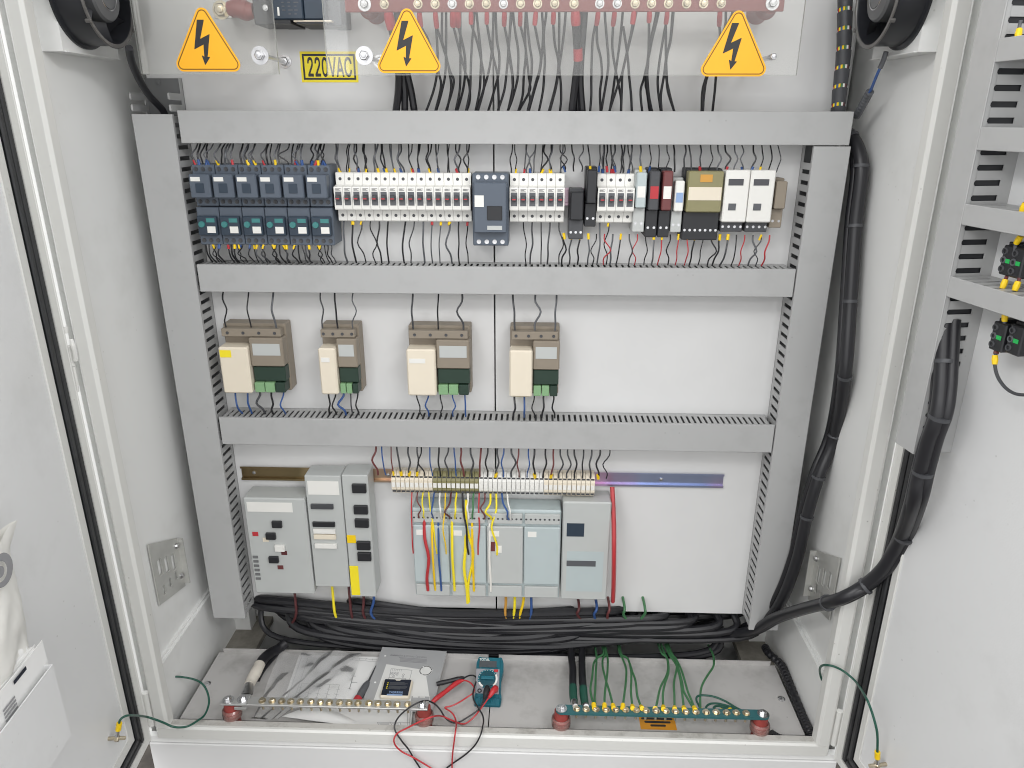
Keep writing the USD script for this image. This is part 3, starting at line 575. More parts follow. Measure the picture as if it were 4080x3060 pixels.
def starter(x0, w=.0445):
    o = thing('motor_starter', 'first dark blue grey contactor with teal dialled overload relay from the left', 'motor starter', (x0+w/2, YP-.008, 1.262), group='motor starters side by side in the top row')
    g = .0006; a, c = x0+g, x0+w-g
    b = MB(); b.box(a, c, .238, YP-.008, 1.346, 1.426, bev=.0015); part(o, 'contactor_body', b, 'blue_grey')
    b = MB(); b.box(a+.002, c-.002, .213, .2378, 1.364, 1.409, bev=.002); part(o, 'front_cover', b, 'blue_grey')
    b = MB(); b.box(a+.006, c-.02, .2122, .2128, 1.396, 1.404); part(o, 'marking_label', b, 'white_plastic')
    b = MB(); b.box(a+.014, c-.014, .2118, .2128, 1.374, 1.392, bev=.0004); part(o, 'armature', b, 'navy_plastic')
    for zz in (1.4175, 1.355):
        for k in range(3): b = MB(); x = a+.008+k*.0142; b.lathe([(1e-5, 0), (.0045, 0), (.004, .0014), (1e-5, .001)], look((x, .2379, zz), (0, -1, 0)), 12); b.box(x-.0006, x+.0006, .2362, .2367, zz-.003, zz+.003); part(o, 'terminal_screw', b, 'dark')
    b = MB(); b.box(a, c, .232, YP-.008, 1.270, 1.3445, bev=.0015); part(o, 'overload_body', b, 'blue_grey')
    b = MB(); b.box(a+.003, c-.003, .222, .2318, 1.290, 1.328, bev=.0015); part(o, 'overload_front', b, 'navy_plastic')
    b = MB(); b.lathe([(1e-5, 0), (.0065, 0), (.0058, .003), (1e-5, .003)], look((a+.012, .2218, 1.312), (0, -1, 0)), 18); part(o, 'setting_dial', b, 'teal_plastic')
    b = MB(); b.box(a+.022, c-.006, .2212, .2217, 1.316, 1.324); part(o, 'reset_button', b, 'teal_plastic')
    b = MB(); b.box(a+.022, c-.006, .2212, .2217, 1.295, 1.308); part(o, 'label', b, 'white_plastic')
    for k in range(3): b = MB(); x = a+.008+k*.0142; b.lathe([(1e-5, 0), (.0045, 0), (.004, .0014), (1e-5, .001)], look((x, .2319, 1.279), (0, -1, 0)), 12); part(o, 'terminal_screw', b, 'dark')
    return o
xS = XA(776, 850, .225); W_ = (XA(1322, 850, .225)-xS)/6
st0 = starter(xS, W_); starters = [st0] + [dup(st0, (k*W_, 0, 0), ORD[k] + ' dark blue grey contactor with teal dialled overload relay from the left') for k in range(1, 6)]
def mcb(x0, w, label, group):
    o = thing('circuit_breaker_unit', label, 'circuit breaker', (x0+w/2, YP-.008, 1.318), group=group); g = .0003
    pr = [(.292, 1.316), (.256, 1.316), (.254, 1.318), (.254, 1.338), (.233, 1.341), (.232, 1.343), (.232, 1.383), (.233, 1.385), (.254, 1.388), (.254, 1.409), (.256, 1.411), (.292, 1.411)]
    b = MB(); b.poly(Polygon([(y, z) for y, z in pr]), w-2*g, Fr((x0+g, 0, 0), (0, 1, 0), (0, 0, 1), (1, 0, 0))); part(o, 'body', b, 'white_plastic', smooth=20)
    b = MB(); b.box(x0+.003, x0+w-.003, .2312, .2318, 1.350, 1.376); part(o, 'slot', b, 'grey_wire')
    b = MB(); b.box(x0+.0045, x0+w-.0045, .222, .2311, 1.360, 1.370, bev=.001); part(o, 'toggle', b, 'dark')
    b = MB(); b.box(x0+.0055, x0+w-.0055, .2214, .2219, 1.3625, 1.3645); part(o, 'red_mark', b, 'red_sleeve')
    for z in (1.399, 1.328): b = MB(); b.lathe([(1e-5, 0), (.0032, 0), (.0028, -.002), (1e-5, -.002)], look((x0+w/2, .2538, z), (0, -1, 0)), 10); part(o, 'terminal_screw', b, 'dark')
    b = MB()
    for k, ww in enumerate((.55, .4, .6)): b.box(x0+w*.2, x0+w*(.2+ww), .2314, .2319, 1.3785+k*.0016, 1.3792+k*.0016)
    part(o, 'printing', b, 'print_dark'); return o
xM = XA(1329, 760, .232); n1 = 15; wM = (XA(1874, 760, .232)-xM)/n1
m0 = mcb(xM, wM, 'first white breaker from the left in the long row of fifteen', 'long row of white breakers left of the blue grey contactor')
mcbs = [xM+wM/2] + [xM+wM*(k+.5) for k in range(1, n1)]
for k in range(1, n1): dup(m0, (k*wM, 0, 0), ORD[k] + ' white breaker from the left in the long row of fifteen')
x2 = XA(2030, 760, .232)
for k in range(6): dup(m0, (x2+k*wM-xM, 0, 0), ORD[k] + ' white breaker from the left in the row of six beside the contactor', 'six white breakers right of the blue grey contactor'); mcbs.append(x2+wM*(k+.5))
x3 = XA(2382, 760, .232)
for k in range(4): dup(m0, (x3+k*wM-xM, 0, 0), ORD[k] + ' white breaker from the left in the row of four after the black relay', 'four white breakers right of the black relays'); mcbs.append(x3+wM*(k+.5))
# single contactor
xa, xb = XA(1880, 850, .215), XA(2025, 850, .215)
o = thing('contactor', 'wide blue grey contactor standing between two groups of white breakers', 'contactor', ((xa+xb)/2, YP-.008, 1.27))
b = MB(); b.box(xa, xb, .232, YP-.008, 1.272, 1.412, bev=.002); part(o, 'body', b, 'blue_grey')
b = MB(); b.box(xa+.004, xb-.003, .213, .2318, 1.300, 1.396, bev=.002); part(o, 'front_cover', b, 'blue_grey')
b = MB(); b.box(xa+.006, xa+.024, .2122, .2128, 1.350, 1.372); part(o, 'label', b, 'white_plastic')
b = MB(); b.box(xa+.03, xb-.012, .2108, .2128, 1.325, 1.352, bev=.0006); part(o, 'armature', b, 'black')
b = MB(); b.box(xa+.030, xb-.012, .2122, .2128, 1.306, 1.314); part(o, 'marking_strip', b, 'grey_plastic')
for z in (1.405, 1.280):
    for k in range(4): b = MB(); x = xa+.012+k*(xb-xa-.024)/3; b.lathe([(1e-5, 0), (.005, 0), (.0045, .0014), (1e-5, .001)], look((x, .2319, z), (0, -1, 0)), 12); part(o, 'terminal_screw', b, 'zinc')
def relay(x0, x1, label, base, top, z0, z1, lab=None, Yf=.225, group=None):
    o = thing('plug_in_relay', label, 'relay', ((x0+x1)/2, YP-.008, z0), group=group); zm = z0+(z1-z0)*.42
    b = MB(); b.box(x0+.0004, x1-.0004, .252, YP-.008, z0, z1+.004, bev=.0015); b.box(x0+.0004, x1-.0004, .240, .2518, z0, zm-.001, bev=.0012); part(o, 'socket', b, base)
    b = MB(); b.box(x0+.002, x1-.002, Yf, .2516, zm, z1, bev=.002); part(o, 'relay_body', b, top)
    if lab: b = MB(); b.box(x0+.004, x1-.004, Yf-.0006, Yf-.0001, zm+(z1-zm)*.3, zm+(z1-zm)*.62); part(o, 'label', b, lab)
    n = max(2, int((x1-x0)/.009))
    for k in range(n): b = MB(); x = x0+(k+.5)*(x1-x0)/n; b.lathe([(1e-5, 0), (.0026, 0), (.0022, -.0018), (1e-5, -.0018)], look((x, .2398, z0+(zm-z0)*.35), (0, -1, 0)), 10); part(o, 'terminal_screw', b, 'zinc')
    return o
X_ = lambda x: XA(x, 820, .232)
relay(X_(2268), X_(2328), 'black relay in a black socket right of six white breakers', 'dark', 'black', 1.285, 1.378)
relay(X_(2331), X_(2378), 'tall black relay just left of the four white breakers', 'black', 'black', 1.31, 1.42)
relay(X_(2526), X_(2574), 'pale teal relay right of the four white breakers', 'grey_plastic', 'plc_grey', 1.30, 1.415, 'white_plastic')
relay(X_(2577), X_(2626), 'black socket relay with red label next to the pale teal one', 'black', 'dark', 1.29, 1.418, 'red_sleeve')
relay(X_(2629), X_(2676), 'black socket relay with brown cap', 'black', 'brown_wire', 1.29, 1.418, 'white_plastic')
relay(X_(2680), X_(2724), 'slim light grey relay beside the olive timer', 'grey_plastic', 'white_plastic', 1.30, 1.40, 'lightblue')
o = relay(X_(2728), X_(2874), 'olive timer relay with an amber window in a black socket', 'black', 'olive', 1.285, 1.418, 'cream')
b = MB(); b.box(X_(2778), X_(2826), .2242, .2248, 1.398, 1.412); part(o, 'window', b, 'amber')
for a_, c_, nm in ((2878, 2974, 'white power supply unit right of the olive timer'), (2977, 3074, 'white power supply unit at the right end of the top row')):
    x0, x1 = X_(a_), X_(c_); o = thing('power_supply', nm, 'power supply', ((x0+x1)/2, YP-.008, 1.30))
    b = MB(); b.box(x0, x1, .226, YP-.008, 1.322, 1.420, bev=.002); part(o, 'housing', b, 'white_plastic')
    b = MB(); b.box(x0+.002, x1-.002, .238, YP-.008, 1.302, 1.3218, bev=.001); part(o, 'terminal_block', b, 'dark')
    b = MB(); b.box(x0+.006, x1-.012, .2252, .2258, 1.392, 1.404); part(o, 'rating_label', b, 'print_dark')
    b = MB(); b.box(x0+.01, x1-.022, .2252, .2258, 1.345, 1.358); part(o, 'rating_label', b, 'grey_wire')
    for k in range(4): b = MB(); b.lathe([(1e-5, 0), (.003, 0), (.0026, .001), (1e-5, .001)], look((x0+(k+.5)*(x1-x0)/4, .2379, 1.312), (0, -1, 0)), 10); part(o, 'terminal_screw', b, 'zinc')
relay(X_(3078), X_(3128), 'brownish end clamp block closing the top row', 'taupe', 'taupe', 1.31, 1.40)

# ------------------------------------------------------------------ second row: cream relays on the plate
def relay_box(x0, x1, label, sticker):
    o = thing('power_relay', label, 'relay', ((x0+x1)/2, YP, .94)); w = x1-x0; z0, z1 = .945, 1.085
    b = MB(); b.box(x0, x1, .262, YP-.0005, z0, z1+.012, bev=.002); part(o, 'base', b, 'taupe')
    b = MB(); b.box(x0, x0+w*.46, .222, .2618, z0+.006, z1-.030, bev=.003); part(o, 'coil_cover', b, 'cream')
    b = MB(); b.box(x0+w*.47, x1, .232, .2618, z1-.075, z1-.012, bev=.002); part(o, 'housing', b, 'taupe')
    b = MB(); b.box(x0+.004, x1-.004, .240, .2618, z1-.011, z1+.006, bev=.001); part(o, 'top_terminals', b, 'taupe')
    b = MB(); b.box(x0+w*.52, x1-.006, .2312, .2318, z1-.05, z1-.024); part(o, 'label', b, 'grey_plastic')
    b = MB(); b.box(x0+w*.48, x1-.001, .236, .2618, z0+.030, z1-.077, bev=.0015); part(o, 'terminal_cover', b, 'green_plastic')
    for k in range(3):
        b = MB(); a = x0+w*.48+k*(w*.5/3); b.box(a+.0008, a+w*.5/3-.0008, .230, .2618, z0+.006, z0+.0285, bev=.001); part(o, 'plug_terminal', b, 'green_light' if k < 2 else 'green_plastic')
    for k in range(4): b = MB(); b.lathe([(1e-5, 0), (.0034, 0), (.003, .0012), (1e-5, .001)], look((x0+w*(k+.5)/4, .2399, z1-.003), (0, -1, 0)), 12); part(o, 'terminal_screw', b, 'dark')
    b = MB()
    if sticker == 1: b.box(x0+.003, x0+w*.2, .2212, .2218, z1-.052, z1-.036)
    elif sticker == 2: b.box(x0+w*.04, x0+w*.36, .2612, .2617, z0-.008, z0+.004); b.box(x0+w*.04, x0+w*.36, .2618, YP-.001, z0-.007, z0-.0002)
    else: b.box(x0+.006, x0+w*.3, .2212, .2218, z1-.06, z1-.05)
    part(o, 'sticker', b, 'label_yellow' if sticker else 'white_plastic'); return o
R2 = [(876, 1126, 'cream and taupe relay with yellow sticker, first of the middle row', 1), (1270, 1420, 'small cream and taupe relay, second of the middle row', 0), (1620, 1870, 'cream and taupe relay without sticker, third of the middle row', 0), (2030, 2230, 'cream and taupe relay with yellow tab below, last of the middle row', 2)]
r2x = []
for a_, c_, nm, stk in R2: x0, x1 = XA(a_, 1430, .225), XA(c_, 1430, .225); r2x.append((x0, x1)); relay_box(x0, x1, nm, stk)

# ------------------------------------------------------------------ third row: rail, terminals, controller
ZR3 = .722
rail('bare yellow zinc rail of the bottom row, iridescent at its right end', XA(962, 1910, .292), XA(2885, 1912, .292), ZR3)
X3 = lambda x: XA(x, 2100, .232)
x0, x1 = X3(982), X3(1225)
o = thing('servo_drive', 'large light grey drive with black terminals at the left of the bottom row', 'drive', ((x0+x1)/2, YP, .42))
b = MB(); b.box(x0, x1, .232, YP-.008, .43, .690, bev=.003); part(o, 'housing', b, 'grey_plastic')
b = MB(); b.box(x0+.008, x1-.03, .2312, .2318, .655, .68); part(o, 'label', b, 'white_plastic')
for k in range(4): b = MB(); z = .52+k*.032; b.box(x0+.045+.018*(k % 2), x0+.068+.018*(k % 2), .2245, .2318, z, z+.017, bev=.001); part(o, 'connector', b, 'black' if k != 1 else 'white_plastic')
for k in range(6): b = MB(); b.box(x0+.006, x0+.018, .2300, .2318, .47+k*.012, .476+k*.012); part(o, 'vent_slot', b, 'duct_dark')
for k, (xx, zz, m) in enumerate(((.012, .59, 'red_sleeve'), (.035, .575, 'cream'), (.075, .54, 'dark_red'), (.062, .50, 'brown_wire'))): b = MB(); b.box(x0+xx, x0+xx+.014, .2308, .2318, zz, zz+.011, bev=.0004); part(o, 'marker', b, m)
x0, x1 = X3(1230), X3(1372)
o = thing('converter_module', 'slim light grey module with dark sockets left of the yellow striped unit', 'module', ((x0+x1)/2, YP, .45))
b = MB(); b.box(x0, x1, .236, YP-.008, .45, .748, bev=.002); part(o, 'housing', b, 'grey_plastic')
b = MB(); b.box(x0+.006, x1-.006, .2352, .2358, .70, .735); part(o, 'label', b, 'white_plastic')
for z, m in ((.665, 'dark'), (.618, 'black'), (.6, 'white_plastic'), (.585, 'cream'), (.56, 'white_plastic')): b = MB(); b.box(x0+.01, x1-.022, .230, .2358, z, z+.012, bev=.0006); part(o, 'socket', b, m)
x0, x1 = X3(1376), X3(1478)
o = thing('safety_relay', 'narrow grey module with bright yellow stripe and black terminals', 'relay module', ((x0+x1)/2, YP, .42))
b = MB(); b.box(x0, x1, .234, YP-.008, .425, .752, bev=.002); part(o, 'housing', b, 'grey_plastic')
for z in (.46, .49): pass
b = MB(); b.box(x0+.001, x0+.022, .2330, .2338, .430, .512, bev=.0003); part(o, 'yellow_stripe', b, 'label_yellow')
b = MB(); b.box(x0+.001, x0+.022, .2330, .2338, .575, .596, bev=.0003); part(o, 'yellow_stripe', b, 'ferrule')
for z in (.71, .655, .62, .56, .53): b = MB(); b.box(x0+.024, x1-.004, .226, .2338, z, z+.022, bev=.001); part(o, 'terminal_block', b, 'black')
# terminal blocks on the rail, cream and white
xt0, xt1 = XA(1560, 1930, .25), XA(2372, 1930, .25); nT = 44; wT = (xt1-xt0)/nT
def terminal(x0, m):
    o = thing('terminal_block', 'first thin %s terminal block from the left on the bottom rail' % {'cream': 'cream', 'olive': 'olive', 'white_plastic': 'white'}[m], 'terminal block', (x0+wT/2, YP-.008, ZR3-.02), group='%s terminal blocks on the bottom rail' % {'cream': 'cream', 'olive': 'olive', 'white_plastic': 'white'}[m])
    pr = [(.292, ZR3-.026), (.268, ZR3-.03), (.262, ZR3-.027), (.250, ZR3-.012), (.249, ZR3+.012), (.262, ZR3+.024), (.268, ZR3+.027), (.292, ZR3+.023)]
    b = MB(); b.poly(Polygon(pr), wT*.9, Fr((x0, 0, 0), (0, 1, 0), (0, 0, 1), (1, 0, 0))); part(o, 'body', b, m, smooth=20)
    b = MB(); b.box(x0+.0008, x0+wT*.9-.0008, .2484, .2489, ZR3-.006, ZR3+.006); part(o, 'marker', b, 'white_plastic')
    for z in (ZR3-.0185, ZR3+.0165): b = MB(); b.box(x0+.001, x0+wT*.9-.001, .2535, .2575, z-.0025, z+.0025); part(o, 'screw', b, 'dark')
    return o
protos = {}; cnt = {}
for k in range(nT):
    f_ = k/nT; m = 'cream' if f_ < .2 else 'olive' if f_ < .42 else 'white_plastic' if f_ < .74 else 'cream'; x = xt0+k*wT
    if m not in protos: protos[m] = (terminal(x, m), x)
    else: dup(protos[m][0], (x-protos[m][1], 0, 0), ORD[min(cnt[m], 19)] + ' thin ' + m.split('_')[0] + ' terminal block from the left on the bottom rail')
    cnt[m] = cnt.get(m, 0)+1
# controller under the terminals
x0, x1 = X3(1640), X3(2236)
o = thing('controller', 'pale blue grey programmable controller in the middle of the bottom row', 'controller', ((x0+x1)/2, YP, .42))
b = MB(); b.box(x0, x1, .243, YP-.001, .425, .665, bev=.003); part(o, 'housing', b, 'plc_grey')
xs_ = np.linspace(x0, x1, 5)
for k in range(4):
    b = MB(); b.box(xs_[k]+.0012, xs_[k+1]-.0012, .234, .2428, .47, .625, bev=.002); part(o, 'front_door', b, 'plc_grey' if k != 2 else 'grey_plastic')
    b = MB(); b.box(xs_[k]+.003, xs_[k+1]-.003, .236, .2428, .632, .658, bev=.001); part(o, 'terminal_strip', b, 'grey_plastic')
    b = MB(); b.box(xs_[k]+.003, xs_[k+1]-.003, .236, .2428, .432, .462, bev=.001); part(o, 'terminal_strip', b, 'grey_plastic')
    for j in range(8):
        b = MB(); x = xs_[k]+.006+j*(xs_[k+1]-xs_[k]-.012)/7; b.lathe([(1e-5, 0), (.0026, 0), (.0022, -.001), (1e-5, -.001)], look((x, .2358, .645), (0, -1, 0)), 8); part(o, 'terminal_screw', b, 'dark')
    b = MB(); b.box(xs_[k]+.01, xs_[k]+.03, .2334, .2339, .60, .614); part(o, 'label', b, 'white_plastic')
b = MB(); b.box(xs_[2]+.006, xs_[2]+.02, .2334, .2339, .56, .585); part(o, 'label', b, 'brown_wire'); b = MB(); b.box(xs_[2]+.022, xs_[2]+.036, .2334, .2339, .556, .575); part(o, 'label', b, 'white_plastic')
x0, x1 = X3(2242), X3(2434)
o = thing('communication_module', 'grey module with dark window at the right end of the bottom row', 'module', ((x0+x1)/2, YP, .42))
b = MB(); b.box(x0, x1, .240, YP-.001, .425, .69, bev=.003); part(o, 'housing', b, 'grey_plastic')
b = MB(); b.box(x0+.01, x0+.05, .2392, .2398, .60, .635); part(o, 'window', b, 'navy_plastic')
b = MB(); b.box(x0+.012, x1-.012, .2392, .2398, .45, .56); part(o, 'cover', b, 'plc_grey')
b = MB(); b.box(x0+.012, x1-.03, .2386, .2391, .52, .535); part(o, 'label', b, 'grey_wire')

# ------------------------------------------------------------------ short control wires between ducts and devices
def cw(A, B_, m, label, group, fer=None, r=.0014, sag=.012, name='control_wire'):
    A, B_ = np.array(A, float), np.array(B_, float); sag *= .5+1.1*rng.random(); r *= .8+.5*rng.random(); mid = (A+B_)/2 + np.array([rng.normal()*.005, -sag, 0])
    o = thing(name, label, 'wire', A, group=group); b = MB(); b.tube(np.array([A, A*.75+B_*.25+(0, -sag*.7, 0), mid, B_*.8+A*.2+(0, -sag*.45, 0), B_]), r, 6, 3); part(o, 'sheath', b, m)
    if fer:
        d = unit(B_-mid); b = MB(); b.tube(np.array([B_-d*.011, B_+d*.001]), r*1.75, 8, 0); part(o, 'ferrule', b, fer)
ztb = zt-.060; cols = ['black_wire', 'black_wire', 'black_wire', 'dark', 'grey_wire']; fers = ['ferrule', 'blue_wire', None, 'ferrule', None, 'blue_wire', 'red_sleeve', None]
def pick(a): return a[int(rng.integers(len(a)))]
G1, G2 = 'short wires from the topmost duct down to the starters', 'short wires from the starters down to the middle duct'
for k in range(6):
    for j in (0, 1, 2, .5, 1.5):
        x = xS+k*W_+.0085+j*.0142; y = .262
        cw((x+rng.normal()*.003, .262, ztb), (x, .241, 1.424), pick(cols), 'short dark wire entering the top of the motor starters', G1, pick(fers)); cw((x+rng.normal()*.003, .256, z2t+.002), (x, .236, 1.272), pick(cols), 'short dark wire leaving the bottom of the motor starters', G2, pick(fers))
G3, G4 = 'short wires from the topmost duct down to the white breakers', 'wires from the white breakers down to the middle duct'
for k, x in enumerate(mcbs):
    for _ in range(2): cw((x+rng.normal()*.005, .268, ztb), (x+rng.normal()*.003, .262, 1.409), pick(cols), 'short dark wire entering the top of the white breakers', G3, pick(fers))
    if rng.random() < .72: cw((x+rng.normal()*.004, .262, z2t+.002), (x, .262, 1.318), pick(cols), 'dark wire leaving the bottom of the white breakers', G4, pick(['ferrule', None, None, 'red_sleeve']), .0016, .018)
G5, G6 = 'short wires from the topmost duct down to the relays', 'wires from the relays and power supplies down to the middle duct'
for x in np.linspace(X_(2250), X_(3090), 26):
    cw((x+rng.normal()*.003, .266, ztb), (x, .252, 1.415), pick(cols), 'short dark wire entering the top of the relays', G5, pick(fers))
    cw((x+rng.normal()*.003, .262, z2t+.002), (x, .246, 1.295), pick(cols + ['red_sleeve']), 'dark wire leaving the bottom of the relays', G6, pick([None, None, 'ferrule']))
G7, G8 = 'wires below the cream relays', 'wires above the cream relays'
for x0, x1 in r2x:
    for j in range(5):
        x = x0+(x1-x0)*(j+.5)/5; cw((x+rng.normal()*.004, .256, z3t+.002), (x, .250, .95), pick(['black_wire', 'black_wire', 'dark', 'blue_wire']), 'dark wire running from a cream relay down into the lowest duct', G7, None, .0019, .012)
        if j % 2 == 0: cw((x+rng.normal()*.004, .262, z2b-.001), (x, .246, 1.093), pick(['grey_wire', 'dark', 'black_wire']), 'wire running from the middle duct down to a cream relay', G8, None, .0017, .01)
G9 = 'dark wires from the lowest duct to the terminal row'
for x in np.linspace(XA(1500, 1850, .25), XA(2420, 1850, .25), 30): cw((x+rng.normal()*.004, .258, z3b-.001), (x, .258, ZR3+.02), pick(['black_wire', 'black_wire', 'dark', 'dark', 'blue_wire', 'brown_wire']), 'dark wire dropping from the lowest duct to the terminal blocks', G9, pick([None, None, 'ferrule']), .0018)
G10 = 'coloured wires between the terminal row and the controller'
cl = ['red_wire', 'brown_wire', 'label_yellow', 'label_yellow', 'blue_wire', 'white_wire', 'ferrule', 'dark_red', 'label_yellow', 'black_wire', 'white_wire', 'green_wire']
nm = {'red_wire': 'red', 'brown_wire': 'brown', 'label_yellow': 'yellow', 'blue_wire': 'blue', 'white_wire': 'white', 'ferrule': 'amber', 'dark_red': 'dark red', 'black_wire': 'black', 'green_wire': 'green'}
for k, x in enumerate(np.linspace(X3(1640), X3(2020), 18)):
    m = cl[k % 12]; cw((x, .258, ZR3-.022), (x+.004+rng.normal()*.005, .234, .645 if k % 3 else .55), m, nm[m] + ' wire running from the terminal row down to the controller', G10 + ', ' + nm[m], None, .0019, .02)
for x, m, zt_, zb_ in ((1858, 'label_yellow', .69, .415), (1852, 'label_yellow', .62, .412), (1690, 'red_wire', .642, .446), (1745, 'blue_wire', .642, .446), (1720, 'ferrule', .642, .447), (1800, 'label_yellow', .642, .447), (1880, 'ferrule', .642, .447), (1950, 'white_wire', .642, .447)):
    cw((X3(x), .24, zt_), (X3(x)+.002, .236, zb_), m, 'long %s wire hanging in front of the controller%s' % (nm[m], {1852: ', left strand', 1858: ', right strand', 1800: ', lone strand', 1720: ', leftmost amber', 1880: ', right amber'}.get(x, '')), None, None, .0030, .01)
cw((X3(2440), .275, .712), (X3(2468), .27, .40), 'red_wire', 'thick red wire hanging right of the last module', None, None, .0055, .03)

# ------------------------------------------------------------------ dark cable space below the mounting plate
GC = 'thick black cables lying below the mounting plate'
for k in range(56):
    xa, xb = -.64+rng.random()*.35, .12+rng.random()*.55; z = .222+.012*(k % 11)+rng.random()*.012; y = .286+.024*((k*3) % 6)
    P = [(xa, max(y+.05, .335), min(z+.10+.05*rng.random(), .338)), (xa+.06, y, z+.02), (xa*.5+xb*.5, y-.006+.012*rng.random(), z-.012*rng.random()), (xb-.05, y, z+.008), (xb, max(y+.05, .335), min(z+.05+.04*rng.random(), .338))]
    o = thing('floor_cable', 'black cable lying in the dark space below the mounting plate', 'cable', P[0], group=GC); b = MB(); b.tube(P, .007+.005*rng.random(), 9, 8); part(o, 'sheath', b, 'black_wire')
for k, (x, m) in enumerate(((1395, 'dark_red'), (1450, 'dark_red'), (1490, 'blue_wire'), (1180, 'dark_red'), (2010, 'amber'), (2045, 'label_yellow'), (2080, 'ferrule'), (2110, 'blue_wire'), (2300, 'dark_red'), (2370, 'blue_wire'), (2420, 'brown_wire'), (2480, 'green_wire'), (1330, 'label_yellow'), (2560, 'green_wire'))):
    p = PY(x, 2400, .285); P = [p+((0, .0, .08) if x < 2240 else (0, .05, .01)), p+(.004, -.014, .02 if x < 2240 else -.004), p+(-.006+.012*rng.random(), -.012, -.03), p+(.02*rng.normal(), .02, -.09)]
    w_ = {'dark_red': 'dark red', 'blue_wire': 'blue', 'amber': 'amber', 'label_yellow': 'yellow', 'ferrule': 'deep yellow', 'brown_wire': 'brown', 'green_wire': 'green'}[m]
    o = thing('hanging_wire', w_ + ' wire hanging over the lower edge of the mounting plate', 'wire', P[0], group=w_ + ' wires below the mounting plate'); b = MB(); b.tube(P, .0034, 8, 6); part(o, 'sheath', b, m)
Q = [PY(3335, 520, .275), PY(3392, 545, .272)] + [PX(x, y, .709) for x, y in ((3432, 660), (3408, 900), (3388, 1200), (3366, 1500))] + [PY(x, y, Y) for x, y, Y in ((3325, 1740, .208), (3262, 1900, .196), (3215, 2060, .196), (3176, 2230, .198), (3118, 2385, .205), (3055, 2475, .235), (2960, 2530, .31))]
o = thing('cable_loom', 'thick black cable loom running down beside the right upright duct', 'cable loom', Q[-1])
for k, (dx, dy, r) in enumerate(((0, 0, .0125), (.012, .018, .009), (-.004, .022, .008))): b = MB(); b.tube(np.array(Q)+(dx, dy, 0), r, 12, 8); part(o, 'cable', b, 'black_wire')
for i in range(1, 9): q = np.array(Q[i]); d = unit(np.array(Q[i+1])-q); b = MB(); b.tube(np.array([q-d*.003, q+d*.003]), .0142, 14, 0); part(o, 'cable_tie', b, 'dark')
for sg, lab in ((-1, 'perforated light bracket on the left inner wall'), (1, 'perforated light bracket on the right inner wall')):
    o = thing('wall_bracket', lab, 'bracket', (sg*.73, .15, .5))
    pg = Polygon([(.085, .50), (.20, .47), (.20, .60), (.085, .655)])
    for k in range(3): pg = pg.difference(sbox(.105+k*.028, .56-k*.012, .121+k*.028, .60-k*.012)).difference(sbox(.108+k*.028, .51+.0*k, .118+k*.028, .532))
    b = MB(); b.poly(pg, .003, Fr((sg*.732, 0, 0), (0, 1, 0), (0, 0, 1), (-sg, 0, 0))); b.box(sg*.7345, sg*.716, .198, .201, .48, .60); part(o, 'plate', b, 'galv', smooth=False)
    for zz in (.505, .585): b = MB(); hexbolt(b, (sg*.7285, .19, zz), (-sg, 0, 0), .005, .004, .007); part(o, 'bolt', b, 'zinc')

# ------------------------------------------------------------------ earth busbars above the floor plates
def earth_bar(label, bar_m, xa, xb, zt_, Y0, Y1, ins_x, bolts, big, bolt_group):
    o = thing('earth_busbar', label, 'busbar', ((xa+xb)/2, (Y0+Y1)/2, .19)); yc = (Y0+Y1)/2; b = MB()
    b.poly(LineString([(xa+.011, yc), (xb-.011, yc)]).buffer((Y1-Y0)/2, 10), .005, Fr((0, 0, 0)), zt_-.005) if bar_m == 'teal_bar' else b.box(xa, xb, Y0, Y1, zt_-.005, zt_, bev=.0008)
    part(o, 'bar', b, bar_m)
    for x in ins_x:
        b = MB(); h = zt_-.0055-.188; b.lathe([(1e-5, 0), (.017, 0), (.0185, .004), (.0165, .012), (.0165, h*.62), (.0185, h*.68), (.0185, h*.80), (.0155, h*.86), (.0152, h), (1e-5, h)], Fr((x, yc, .188)), 26); part(o, 'insulator', b, 'insulator')
        b = MB(); b.lathe([(.0172, h*.60), (.0208, h*.64), (.0216, h*.73), (.0208, h*.81), (.0172, h*.85), (.0188, h*.74), (.0172, h*.60)], Fr((x, yc, .188)), 26); part(o, 'flange', b, 'resin')
    for x in big: b = MB(); hexbolt(b, (x, yc, zt_+.0002), (0, 0, 1), .0078, .0062, .0125, .002); part(o, 'bolt', b, 'zinc')
    for x in bolts:
        b = MB(); hexbolt(b, (x, yc+rng.normal()*.0004, zt_+.0002), (0, 0, 1), .0058+rng.random()*.0005, .0048, .0083, 0); part(o, 'bolt', b, 'brass')
        b = MB(); q = (x, yc, zt_-.0052); hexbolt(b, q, (0, 0, -1), .0056, .0075, .0066, 0); b.cyl((x, yc, zt_-.013), (x, yc, zt_-.0225), .0026, 8); part(o, 'nut', b, 'brass')
    return o
zB = .2965
fR = lambda x: PZ(x, 2580+ (855 + (x-2237)*.116*3.456*.62)/3.456, zB)[0]
RB = [2150+v/3.456 for v in (510, 640, 775, 915, 1045, 1185, 1330, 1465, 1605, 1740, 1870, 2010, 2150)] + [2650+v/3.456 for v in (565, 705, 845, 980, 1115)]
pa, pb = PZ(2237, 2823, zB), PZ(3040, 2846, zB); yR = (pa[1]+pb[1])/2
rx = lambda x: PY(x, 2823+(x-2237)*.0287, yR)[0]
barR = earth_bar('long teal earth busbar on red insulators with green wires bolted to it', 'teal_bar', rx(2217), rx(3062), zB, yR-.0125, yR+.0125, (rx(2237), rx(3034)), [rx(x) for x in RB], (rx(2237), rx(3040)), '')
pa, pb = PZ(910, 2790, zB), PZ(1685, 2808, zB); yL = (pa[1]+pb[1])/2
lx = lambda x: PY(x, 2792+(x-910)*.022, yL)[0]
